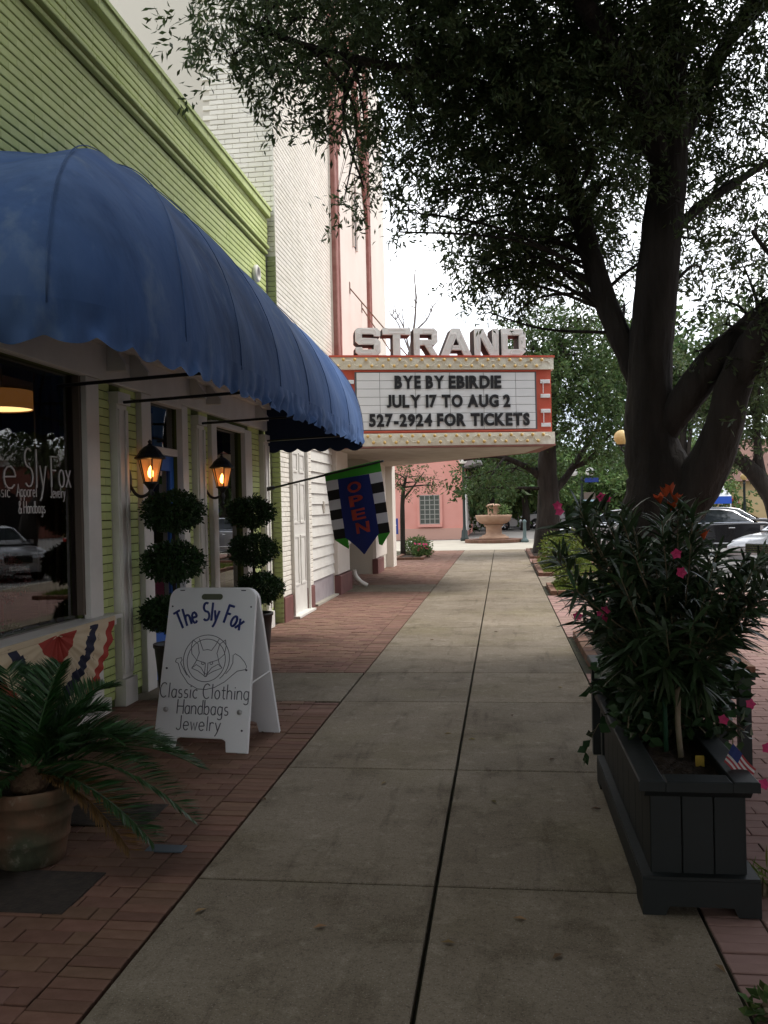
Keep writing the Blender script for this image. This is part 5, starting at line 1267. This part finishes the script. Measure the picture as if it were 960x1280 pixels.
# small tree in the flower bed by the pink building
B3 = Vector((onY(503, 660, 28.3).x, 28.3, 0))
lob = [(T(x, y, Y), r) for (x, y, Y, r) in ((500, 598, 28.2, .42), (520, 603, 28, .4), (490, 612, 28.4, .3), (540, 608, 27.8, .32), (510, 585, 28.6, .45), (530, 590, 28.4, .4), (485, 595, 28, .35), (550, 600, 28, .25))]
simple_tree('young_tree', 'slim young tree in front of the pink building', B3, [B3, T(503, 640, 28.3), T(504, 615, 28.3), T(508, 595, 28.3)], [.09, .075, .065, .03], lob, 520, .11, .04, M_leaf_far)
# bare tree behind the pink building
B4 = Vector((onY(513, 500, 63).x, 63, -.2)); q = MB(); q.tube([B4, B4+Vector((.1, 0, 4)), T(513, 500, 63), T(512, 440, 63)], [.3, .26, .2, .15], 8)
for path, r in (([(512, 440), (518, 405), (520, 370), (518, 345), (522, 330)], .1), ([(512, 440), (505, 410), (495, 390), (492, 370)], .065), ([(517, 415), (533, 400), (540, 385), (547, 375), (551, 362)], .065), ([(512, 440), (498, 405), (488, 392), (482, 375)], .055), ([(520, 385), (510, 380), (505, 372)], .04), ([(505, 410), (503, 390), (506, 378)], .04), ([(533, 400), (530, 385), (527, 378)], .03), ([(540, 385), (541, 375)], .025), ([(495, 390), (487, 385)], .026)):
    q.tube(smooth_path([T(x, y, 63+.3*i) for i, (x, y) in enumerate(path)], 3), lerp_list([r, r*.3], (len(path)-1)*3+1), 5)
bt4 = thing('bare_tree', 'leafless thin branched tree rising behind the marquee letters', 'tree', B4); q.build('trunk', mat('grey_twig', (.12, .105, .095), .9), bt4).location = -B4
q = MB()
for k in range(34):
    x0, y0 = random.choice([(505, 400), (520, 380), (540, 390), (495, 400), (515, 420), (490, 395)]); a = T(x0, y0, 63.2); b = T(x0+random.uniform(-14, 14), y0-random.uniform(8, 26), 63.2+random.uniform(-.3, .3)); q.tube([a, a.lerp(b, .5)+Vector((random.uniform(-.15, .15), 0, 0)), b], [.02, .015, .008], 4)
q.build('twig', MATS['grey_twig'], bt4).location = -B4
# trees across the street and behind the fountain
def bgtree(x, y, Y, rx, hz, m, label, name='street_tree', n=10, trunk=.25, zt=None, dens=55, ln=.34):
    c = onY(x, y, Y); b = Vector((c.x, Y, -.15)); lob = []
    for k in range(n):
        d = Vector((random.gauss(0, 1), random.gauss(0, 1), random.gauss(0, 1))).normalized(); rr = random.random()**.4
        lob.append((c+Vector((d.x*rx*rr, d.y*rx*.8*rr, d.z*hz*rr)), random.uniform(.38, .55)*min(rx, hz*1.3)))
    simple_tree(name, label, b, [b, b+(c-b)*.35+Vector((.1, 0, 0)), b+(c-b)*.7, c], [trunk*1.3, trunk, trunk*.8, trunk*.3], lob, dens, ln, ln*.45, m, 'background trees')
for a in ((612, 590, 52, 3.2, 2.6, M_leaf_far, 'dense tree directly behind the fountain'), (655, 600, 58, 3.4, 2.4, M_leaf_lite, 'bright green tree behind and right of the fountain'),
          (590, 560, 60, 3.0, 3.0, M_leaf_far, 'dark tree between the pink building and the fountain'), (740, 625, 62, 4.5, 2.2, M_leaf_lite, 'light green tree beyond the twin globe lamp'),
          (700, 590, 66, 5.0, 3.2, M_leaf_far, 'wide dark tree far behind the walk end tree'), (785, 615, 64, 4.6, 2.6, M_leaf_lite, 'pale green tree left of the big oak trunk in the distance'),
          (640, 560, 70, 5.0, 3.6, M_leaf_far, 'tall far tree seen between marquee and walk end tree'), (845, 600, 58, 2.8, 2.2, M_leaf_lite, 'light tree beside the yellow building'),
          (560, 610, 64, 3.0, 2.2, M_leaf_far, 'low far tree just right of the pink building'), (850, 470, 40, 3.2, 2.4, M_leaf_far, 'tree behind the fork of the big oak'), (830, 560, 45, 2.0, 2.2, M_leaf_far, 'tree seen through the oak fork low down')):
    bgtree(*a[:6], a[6])
# arching tree at the right edge
B5 = Vector((onY(985, 660, 24).x, 24, -.12)); lob = [(T(x, y, Y), r) for (x, y, Y, r) in ((930, 520, 24, .9), (905, 470, 24.5, .9), (950, 450, 24, 1.1), (890, 520, 25, .5), (970, 510, 24, .9), (925, 560, 23.5, .4), (945, 575, 24, .35), (880, 480, 25, .7), (940, 400, 24.5, 1.))]
simple_tree('oak_tree', 'leaning tree with an arching dark limb at the right edge', B5, [B5, T(970, 630, 24), T(950, 600, 24), T(930, 580, 24), T(905, 572, 24), T(885, 574, 24), T(862, 578, 24)], [.34, .28, .24, .2, .14, .1, .05], lob, 420, .15, .06, M_leaf,
            extra=[([T(955, 605, 24), T(948, 570, 24), T(945, 530, 24), T(935, 480, 24)], [.14, .11, .08, .04]), ([T(930, 580, 24), T(912, 550, 24), T(905, 510, 24.3)], [.12, .08, .04])])
# shrubs
def shrub(c, r, m, label, n=1800, ln=.09, wd=.035, sq=.8, name='shrub'):
    t = thing(name, label, 'shrub', (c[0], c[1], c[2])); leafball((0, 0, r*sq*.8), r, n, ln, wd, m, sq, par=t, shell=.2)
    q = MB()
    for k in range(5): q.tube([(random.uniform(-.05, .05), random.uniform(-.05, .05), -.02), (random.uniform(-r*.5, r*.5), random.uniform(-r*.5, r*.5), r*sq*.8)], .012, 5)
    q.build('stem', M_stem, t); return t
M_yg = mat('yellow_green_leaf', (.13, .17, .03), .6, rnd=.35, hue=.03, island=True, trans=.3)
shrub((1.45, 21.2, .04), .62, M_yg, 'yellow green rounded shrub in the bed left of the oleander', 3000)
shrub((1.2, 16.5, .04), .28, M_yg, 'low yellowish tuft in the small brick bed', 700)
shrub((-2.75, 28.6, .03), .45, M_leaf_lite, 'leafy green shrub in the theatre flower bed', 1600, sq=.7)
rs = shrub((-2.5, 27.4, .03), .3, M_leaf_lite, 'low flowering shrub with red blooms at the bed corner', 900, sq=.7)
for k in range(14): obj('flower', fm, rs, (random.gauss(0, .15), random.gauss(-.1, .12), random.uniform(.18, .4)), (random.random(), random.random(), 0)).scale = (2, 2, 2)
g_ = onG(952, 1272); shrub((g_.x+.03, g_.y, -.005), .07, M_leaf_lite, 'small green weed at the lower right corner of the walk', 60, .045, .03, .6, 'weed')
g_ = onG(950, 1115); shrub((g_.x+.02, g_.y, -.005), .07, M_yg, 'dry weed tuft beside the planter foot', 90, .08, .008, .9, 'weed')
# grass tufts in the beds
gP, gD = [], []
for (x0, x1, y0, y1) in (WELLS[1], WELLS[2]):
    n = 2600; gP.append(np.column_stack([RNG.uniform(x0+.13, x1-.13, n), RNG.uniform(y0+.13, y1-.13, n), np.full(n, .03)])); gD.append(RNG.normal(size=(n, 3))*.4+np.array([0, 0, 1]))
v, f = leaves(np.concatenate(gP), np.concatenate(gD), .13, .012, .1); tag(obj('grass', fast_mesh('grass', v, f, M_yg)), 'dry yellow green grass in the brick edged beds', 'grass', kind='stuff')

# ================================================================== FAR SETTING
def spx(mb, n, m, par, **k): return sp(mb, n, m, par, **k)
pk = thing('pink_building', 'pink stucco building with gridded window at the end of the walk', 'building', (-7, 44.6, 0))
M_pk = mat('pink_stucco', (.60, .27, .22), .85, (.66, .32, .27), .8, 6, bump=.15, bscale=20)
spx(MB().box(-20, -1.95, 44.6, 58, -.13, 6.2), 'wall', M_pk, pk); spx(MB().box(-20.1, -1.85, 44.5, 44.6, -.12, .45), 'base_course', mat('pink_base', (.5, .3, .24), .9), pk)
spx(MB().box(-20.2, -1.75, 44.4, 58.2, 6.202, 6.5), 'cornice', M_pk, pk)
wa, wb = onY(525.5, 655, 44.6), onY(549, 619, 44.6)
wf = spx(MB().brick(((wa.x+wb.x)/2, 44.585, (wa.z+wb.z)/2), ((wb.x-wa.x)/2, 0, 0), (0, 0, (wb.z-wa.z)/2), (0, -1, 0), .02, .004), 'window', mat('dark_window', (.09, .1, .09), .2), pk)
for k in range(5):
    x = wa.x+(wb.x-wa.x)*k/4; spx(MB().box(x-.02, x+.02, 44.54, 44.584, wa.z, wb.z), 'glazing_bar', mat('grey_bar', (.3, .3, .27), .6), wf)
for k in range(7):
    z = wa.z+(wb.z-wa.z)*k/6; spx(MB().box(wa.x, wb.x, 44.545, 44.582, z-.018, z+.018), 'glazing_bar', MATS['grey_bar'], wf)
spx(MB().box(wa.x-.12, wb.x+.12, 44.42, 44.6, wa.z-.16, wa.z-.02), 'sill', M_pk, wf)
for s, e in ((wa.x-.14, wa.x-.02), (wb.x+.02, wb.x+.14)): spx(MB().box(s, e, 44.5, 44.6, wa.z-.018, wb.z+.1), 'jamb', M_pk, wf)
cn = spx(MB().prism([(0, 0), (.9, -.05), (.9, -.15), (0, -.35)], (-1.94, 45.2, 3.9), (1, 0, 0), (0, 0, 1), (0, 1, 0), 4.0), 'side_canopy', mat('grey_canopy', (.3, .3, .3), .6), pk)
for k in range(3): spx(MB().box(-1.949, -1.90, 45.6+k*2.6, 47.2+k*2.6, .2, 3.2), 'shop_window', mat('pale_frame', (.6, .6, .58), .5), pk)
bs = thing('blue_sign', 'small blue notice sign beside the theatre corner', 'sign', onY(490, 658, 40)-Vector((0, 0, 0))); c = Vector(bs.location)
MB().brick((0, 0, 0), (.28, 0, 0), (0, 0, .36), (0, -1, 0), .03, .01).build('panel', mat('sign_blue', (.02, .04, .2), .5), bs)
for (z0, w, h) in ((.2, .1, .03), (.05, .2, .02), (-.18, .12, .09)): MB().box(-w, w, -.006, -.001, z0-h, z0+h).build('white_mark', mat('sign_white', (.7, .7, .7), .5), bs)
MB().tube([(0, .03, -c.z), (0, .03, .3)], .03, 8).build('post', M_black, bs)
# fountain
fo_ = onG(618, 676); M_st = mat('sandstone', (.30, .185, .125), .85, (.37, .24, .165), 3, 6, bump=.3, bscale=20)
ft_ = thing('fountain', 'tiered sandstone fountain on a round brick step at the walk end', 'fountain', (fo_.x, 37.6, 0))
for k in range(40):
    a = 2*math.pi*k/40; key = 'fbrick'
    if key not in MESHCACHE: MESHCACHE[key] = MB().brick((1.22, 0, .13), (0, .093, 0), (.0, 0, .065), (1, 0, 0), .5, .01).add([(.72, -.05, .13), (1.21, -.09, .195), (1.21, .09, .195), (.72, .05, .195)], [(0, 1, 2, 3)]).mesh('edging_brick', M_paver)
    obj('edging_brick', MESHCACHE[key], ft_, (0, 0, -.06), (0, 0, a))
MB().lathe([(1.19, 0), (1.19, .125), (0, .13)], 40, capt=False).build('step', M_paver_i, ft_)
MB().lathe([(.62, .13), (.62, .22), (.55, .25), (.5, .26), (.5, .3), (.36, .34), (.33, .4), (.33, .62), (.36, .66), (.42, .7), (.36, .74)], 30, capt=False).build('pedestal', M_st, ft_, True)
MB().lathe([(.34, .74), (.55, .80), (.70, .92), (.75, 1.06), (.77, 1.14), (.72, 1.15), (.66, 1.10), (.0, 1.08)], 32, capt=False).build('bowl', M_st, ft_, True)
MB().lathe([(.24, 1.08), (.26, 1.14), (.24, 1.2), (.24, 1.46), (.28, 1.5), (.32, 1.53), (.3, 1.57), (.22, 1.6), (.1, 1.62), (0, 1.63)], 26, capt=False).build('finial', M_st, ft_, True)
leafball((.42, -.1, 1.3), .3, 260, .12, .04, M_leaf_lite, 1., par=ft_, name='planting', shell=.2)
# bollard-like green post and street lamp near the fountain
def lamp(base, h, arms, label, gm, cat='street lamp', globe=.19):
    t = thing('street_lamp', label, cat, base, 0, 'globe street lamps'); b = Vector(base)
    MB().lathe([(.19, 0), (.19, .12), (.15, .16), (.13, .45), (.09, .5), (.065, .7), (.055, h-.35), (.08, h-.33), (.05, h-.3), (.045, h-.2)], 14).build('post', mat('dark_green_post', (.02, .03, .028), .5), t, True)
    for (dx, dz) in arms:
        if abs(dx) > .01: MB().tube(smooth_path([(0, 0, h-.35), (dx*.6, 0, h-.42+dz), (dx, 0, h-.3+dz), (dx, 0, h-.2+dz)], 4), .025, 7).build('arm', M_black, t, True)
        MB().lathe([(.07, h-.22+dz), (.09, h-.16+dz)], 12).build('globe_holder', M_black, t, loc=(dx, 0, 0))
        MB().lathe([(globe*math.sin(a)+.0001, h+.0+dz-globe*math.cos(a)) for a in np.linspace(.3, math.pi, 12)], 18, capb=False, capt=False).build('globe', gm, t, True, (dx, 0, 0))
    return t
M_globe = mat('white_globe', (.8, .79, .76), .25, trans=.3); M_globey = mat('yellowed_globe', (.72, .55, .26), .3, trans=.3)
g1 = onY(727, 590, 40); l1 = lamp((g1.x, 40, -.13), g1.z+.13, ((-.36, 0), (.36, 0)), 'twin white globe street lamp beside the blue street sign', M_globe)
for (x0, x1, y0, y1, mm, nm) in ((731, 748, 597, 603, 'sign_blue', 'street_name_blade'), (730, 744, 615, 626, 'brown_sign', 'notice_board'), (729, 744, 624.5, 627, 'sign_pale', 'notice_strip')):
    a, b = onY(x0, y1, 39.9), onY(x1, y0, 39.9); m_ = mat(mm, {'sign_blue': (.02, .04, .2), 'brown_sign': (.14, .11, .09), 'sign_pale': (.4, .55, .65)}[mm], .5)
    sp(MB().box(a.x, b.x, 39.9-(.02 if mm == 'sign_pale' else 0), 39.93-(.02 if mm == 'sign_pale' else 0), a.z, b.z), nm, m_, l1)
g2 = onY(777, 547, 22.5); lamp((g2.x+.42, 22.5, -.02), g2.z+.02, ((-.42, 0), (.42, 0)), 'globe lamp with a yellowed globe partly hidden by the oak trunk', M_globey)
g3 = onY(930, 596, 44); lamp((g3.x, 44, -.13), g3.z+.13, ((0, 0),), 'globe street lamp in front of the yellow building', M_globey, globe=.17)
g4 = onY(583, 640, 42); t4 = lamp((g4.x, 39.5, 0), 3.6, ((0, 0),), 'slim street lamp at the pink building corner', M_globe)
bo = thing('bollard', 'slim grey green post right of the fountain', 'bollard', (onY(656, 675, 37).x, 37, 0)); MB().lathe([(.16, 0), (.16, .1), (.09, .16), (.07, .25), (.065, .8), (.09, .85), (.06, .92), (0, .95)], 12, capt=False).build('post', mat('bollard_paint', (.1, .14, .14), .6), bo, True)
# yellow building with brown roof
yl = thing('yellow_building', 'pale yellow building with brown roof across the parking area', 'building', (16, 62, 0)); yz = onY(868, 603, 62).z; yx = onY(868, 640, 62).x
spx(MB().box(yx, 40, 62, 75, -.15, yz), 'wall', mat('yellow_stucco', (.62, .46, .24), .85, (.68, .52, .29), 1), yl)
spx(MB().add([(yx-.8, 61.3, yz), (41, 61.3, yz), (41, 68, yz+3.2), (yx+1.5, 68, yz+3.2), (yx-.8, 75, yz), (41, 75, yz)], [(0, 1, 2, 3), (0, 3, 4), (3, 2, 5, 4), (0, 4, 5, 1)]), 'roof', mat('brown_roof', (.11, .058, .045), .9, (.15, .08, .062), 2, bump=.4, bscale=8), yl)
spx(MB().box(yx-.25, yx-.01, 61.8, 62.1, -.15, yz), 'corner_post', mat('brick_post', (.3, .12, .08), .9), yl)
pa_, pb2 = onY(907, 637, 61.9), onY(924, 623, 61.9)
ps = spx(MB().box(pa_.x, pb2.x, 61.9, 61.98, pa_.z, pb2.z), 'entrance_display', mat('red_display', (.5, .06, .05), .6), yl)
for k in (0.14, .4, .62, .86): spx(MB().box(pa_.x+(pb2.x-pa_.x)*k-.05, pa_.x+(pb2.x-pa_.x)*k+.05, 61.86, 61.899, pa_.z+.05, pb2.z-.05), 'stripe', M_mwhite if k != .4 and k != .62 else M_black, ps)
tn = thing('canopy_tent', 'blue and white pop up tent left of the yellow building', 'tent', (onY(886, 640, 57).x, 57, -.13)); 
MB().add([(-1.1, -1.1, 1.9), (1.1, -1.1, 1.9), (1.1, 1.1, 1.9), (-1.1, 1.1, 1.9), (.9, .4, 2.7)], [(0, 1, 4), (1, 2, 4), (2, 3, 4), (3, 0, 4)]).build('roof', mat('tent_white', (.75, .77, .8), .7), tn)
MB().box(-1.1, 1.1, -1.1, -1.07, 1.45, 1.9).build('blue_valance', mat('tent_blue', (.03, .1, .5), .7), tn)
for sx in (-1, 1):
    for sy in (-1, 1): MB().box(sx*1.05-.03, sx*1.05+.03, sy*1.05-.03, sy*1.05+.03, 0, 1.9).build('leg', M_mwhite, tn)
# brick building across the street (seen in the shop window)
ob = thing('brick_building', 'red brick building with white cornice and arches seen reflected in the shop window', 'building', (34, 62, 0))
spx(MB().box(30, 60, -40, 57.9, -.15, 7.5), 'long_wing', mat('red_brick_far', (.2, .07, .05), .9, (.26, .1, .07), 12), ob)
spx(MB().box(26, 60, 58, 75, -.15, 5.4), 'wall', mat('red_brick_far', (.2, .07, .05), .9, (.26, .1, .07), 12), ob)
for z0, z1, o_ in ((5.0, 5.4, .3), (5.402, 5.7, .6), (5.702, 6.3, .4)): spx(MB().box(26-o_, 60, 58-o_, 75, z0, z1), 'cornice', M_white, ob)
for k in range(5):
    q = MB(); x = 28+k*5; q.prism([(-1.2, 0), (1.2, 0)]+[(1.2*math.cos(t), 2.2+1.2*math.sin(t)) for t in np.linspace(0, math.pi, 10)], (x, 57.98, -.1), (1, 0, 0), (0, 0, 1), (0, -1, 0), .05); spx(q, 'arch_opening', M_black, ob)
    spx(MB().box(x+1.6, x+3.3, 57.7, 57.99, -.14, 3.2), 'arch_pier', M_stucco, ob)

# ================================================================== CARS
M_tyre = mat('tyre', (.015, .015, .015), .8); M_rim = mat('alloy_rim', (.5, .5, .52), .25, metal=.9); M_cglass = mat('car_glass', (.02, .025, .03), .05, spec=.8); M_chrome = mat('chrome', (.7, .7, .72), .1, metal=1)
def car(loc, rz, paint, label, group='parked cars'):
    t = thing('parked_car', label, 'car', loc, rz, group); W2 = .9
    # side profile of the lower body: x forward, z up
    low = [(-2.32, .42), (-2.30, .70), (-2.22, .92), (-1.9, 1.0), (-1.2, 1.0), (0, .96), (.9, .93), (1.6, .86), (2.1, .76), (2.3, .62), (2.34, .42), (2.25, .24), (1.75, .2), (-1.8, .2), (-2.25, .26)]
    q = MB()
    secs = ((-1., .90), (-.97, .97), (-.8, 1.), (.8, 1.), (.97, .97), (1., .90)); n = len(low); o = 0
    for (sy, k) in secs:
        for (x, z) in low: q.v.append((x*(.985 if abs(sy) > .9 else 1), sy*W2, .55+(z-.55)*k))
    for s in range(len(secs)-1):
        for i in range(n): q.f.append((s*n+i, s*n+(i+1) % n, (s+1)*n+(i+1) % n, (s+1)*n+i)); q.mi.append(0)
    q.f.append(tuple(reversed(range(n)))); q.f.append(tuple((len(secs)-1)*n+i for i in range(n))); q.mi += [0, 0]
    q.f = [f_[::-1] for f_ in q.f]
    body = q.build('body', paint, t, True); b_ = body.modifiers.new('e', 'EDGE_SPLIT'); b_.split_angle = R(38)
    roof = [(-1.72, .98), (-1.05, 1.36), (-.6, 1.43), (.0, 1.44), (.4, 1.39), (1.15, .95)]
    q = MB(); m = len(roof); 
    for sy, k in ((-.78, 0), (-.60, 1), (.60, 1), (.78, 0)):
        for (x, z) in roof: q.v.append((x, (sy if z < 1.1 else math.copysign(.60, sy)) if k == 0 else sy*.98, z-(.0 if k else .03 if z > 1.1 else 0)))
    for s in range(3):
        for i in range(m-1): q.f.append((s*m+i, (s+1)*m+i, (s+1)*m+i+1, s*m+i+1)); q.mi.append(0)
    q.build('roof', paint, t, True)
    for s in (-1, 1):
        sg = MB(); sg.add([(-1.55, s*.785, 1.0), (1.0, s*.785, .97), (.42, s*.635, 1.36), (-.05, s*.615, 1.405), (-.6, s*.615, 1.395), (-1.0, s*.64, 1.33)], [(0, 1, 2, 3, 4, 5) if s < 0 else (5, 4, 3, 2, 1, 0)]); w_ = sg.build('side_window', M_cglass, t)
        MB().tube([(-1.55, s*.79, 1.0), (1.02, s*.79, .97)], .014, 5).build('chrome_strip', M_chrome, t); MB().tube([(-1.55, s*.79, 1.0), (-1.0, s*.648, 1.335), (-.6, s*.62, 1.405), (.0, s*.62, 1.415), (.42, s*.64, 1.37), (1.02, s*.79, .97)], .012, 5).build('window_trim', M_chrome, t)
        MB().box(-.16, -.08, s*.70-.05, s*.70+.05, .98, 1.38).build('pillar', M_black, t)
        MB().tube([(-1.1, s*.915, .36), (1.2, s*.915, .36)], .018, 5).build('sill_strip', M_chrome, t)
        MB().brick((.85, s*.98, 1.0), (.09, 0, 0), (0, 0, .06), (0, s, 0), .1, .02).build('mirror', paint, t)
        for hx in (-.9, .15): MB().brick((hx, s*.925, .83), (.09, 0, 0), (0, 0, .014), (0, s, 0), .03, .006).build('door_handle', M_chrome, t)
        for wx in (-1.42, 1.45):
            ty = MB().lathe([(.20, -.1), (.31, -.1), (.335, -.07), (.335, .07), (.31, .1), (.20, .1)], 26, capb=False, capt=False).build('wheel', M_tyre, t, True, (wx, s*.83, .335)); ty.rotation_euler = (R(90), 0, 0)
            rq = MB().lathe([(.0, 0), (.05, .01), (.05, .03)], 12, capb=False); rq.lathe([(.195, -.06), (.215, .06), (.225, .075)], 24, capb=False, capt=False)
            for k in range(5):
                a = 2*math.pi*k/5; c_, s_ = math.cos(a), math.sin(a); rq.add([(c_*.04-s_*.03, s_*.04+c_*.03, .03), (c_*.04+s_*.03, s_*.04-c_*.03, .03), (c_*.21+s_*.045, s_*.21-c_*.045, .055), (c_*.21-s_*.045, s_*.21+c_*.045, .055)], [(0, 1, 2, 3)])
            r_ = rq.build('rim', M_rim, ty); r_.location = (0, 0, -.06*s)
            if s > 0: r_.rotation_euler = (R(180), 0, 0)
            MB().lathe([(.0, -.02), (.2, -.02)], 20, capb=False, capt=False).build('brake_disc', M_black, ty)
            MB().lathe([(.37, 0), (.37, .012)], 24).build('wheel_arch', M_black, t, loc=(wx, s*.905, .345)).rotation_euler = (R(-90*s), 0, 0)
        MB().brick((-2.27, s*.66, .80), (0, .2, 0), (.02, 0, .09), (-1, 0, .1), .06, .02).build('tail_light', mat('tail_red', (.5, .02, .02), .2), t)
        MB().brick((-2.12, s*.905, .82), (.13, 0, 0), (0, 0, .07), (0, s, 0), .05, .02).build('tail_light', MATS['tail_red'], t)
        MB().brick((2.2, s*.62, .68), (0, .22, 0), (-.06, 0, .07), (1, 0, .5), .06, .02).build('headlight', mat('headlight_glass', (.6, .62, .65), .1), t)
    MB().add([(1.12, -.70, .965), (1.12, .70, .965), (.44, .57, 1.375), (.44, -.57, 1.375)], [(0, 1, 2, 3)]).build('windscreen', M_cglass, t)
    MB().add([(-1.66, .68, 1.02), (-1.66, -.68, 1.02), (-1.08, -.56, 1.352), (-1.08, .56, 1.352)], [(0, 1, 2, 3)]).build('rear_window', M_cglass, t)
    gr = MB().brick((2.325, 0, .58), (0, .36, 0), (-.01, 0, .11), (1, 0, .05), .05, .02).build('grille', M_black, t)
    for k in range(4): MB().box(2.325, 2.345, -.35, .35, .5+k*.05, .512+k*.05).build('grille_bar', M_chrome, gr)
    MB().brick((2.345, 0, .36), (0, .26, 0), (0, 0, .055), (1, 0, 0), .02, .005).build('number_plate', M_mwhite, t)
    return t
P_black = mat('black_car_paint', (.012, .012, .014), .22, spec=.5, coat=1.); P_silver = mat('silver_car_paint', (.42, .43, .46), .28, metal=.6, coat=.8); P_white = mat('white_car_paint', (.65, .65, .66), .3, coat=.6)
cw = onG(936, 693, -.13); car((cw.x-1.35, cw.y+.85, -.13), R(176), P_black, 'black sedan parked sideways across the brick plaza with silver wheels')
sv = onG(952, 717, -.13); car((sv.x+1.75, sv.y+1.35, -.13), R(218), P_silver, 'silver car with dark grille at the right edge')
cc = onY(905, 660, 35); car((cc.x-.6, 35, -.13), R(178), P_black, 'black car behind the nearer black sedan')
cc = onY(868, 660, 33); car((cc.x-2.6, 33.2, -.13), R(172), P_silver, 'silver car half hidden behind the black sedan')
cc = onY(603, 652, 60); car((cc.x, 60, -.13), 0, P_white, 'white car beyond the fountain')
cc = onY(677, 650, 62); car((cc.x+.8, 62, -.13), R(10), P_silver, 'grey car behind the tree at the walk end')

# ================================================================== LITTER ON THE WALK
M_lit = mat('dead_leaf', (.2, .13, .06), .8, rnd=.5, hue=.03, island=False)
lm = MB().add([(0, -.03, .006), (.012, 0, .012), (0, .03, .004), (-.012, 0, .012)], [(0, 1, 2, 3)]).mesh('fallen_leaf', M_lit)
pts_ = [(617, 1003), (560, 918), (745, 1012), (697, 1197), (650, 1150), (900, 1212), (640, 895), (690, 950), (590, 925), (700, 860), (540, 800), (620, 790), (480, 980), (250, 1140), (400, 1160), (330, 1000), (560, 1180)]
for i, (x, y) in enumerate(pts_):
    g = onG(x, y, .002); o = obj('fallen_leaf', lm, None, g, (0, 0, random.uniform(0, 6.28))); tag(o, 'small dry leaf lying on the pavement', 'leaf', 'dry leaves scattered on the walk')
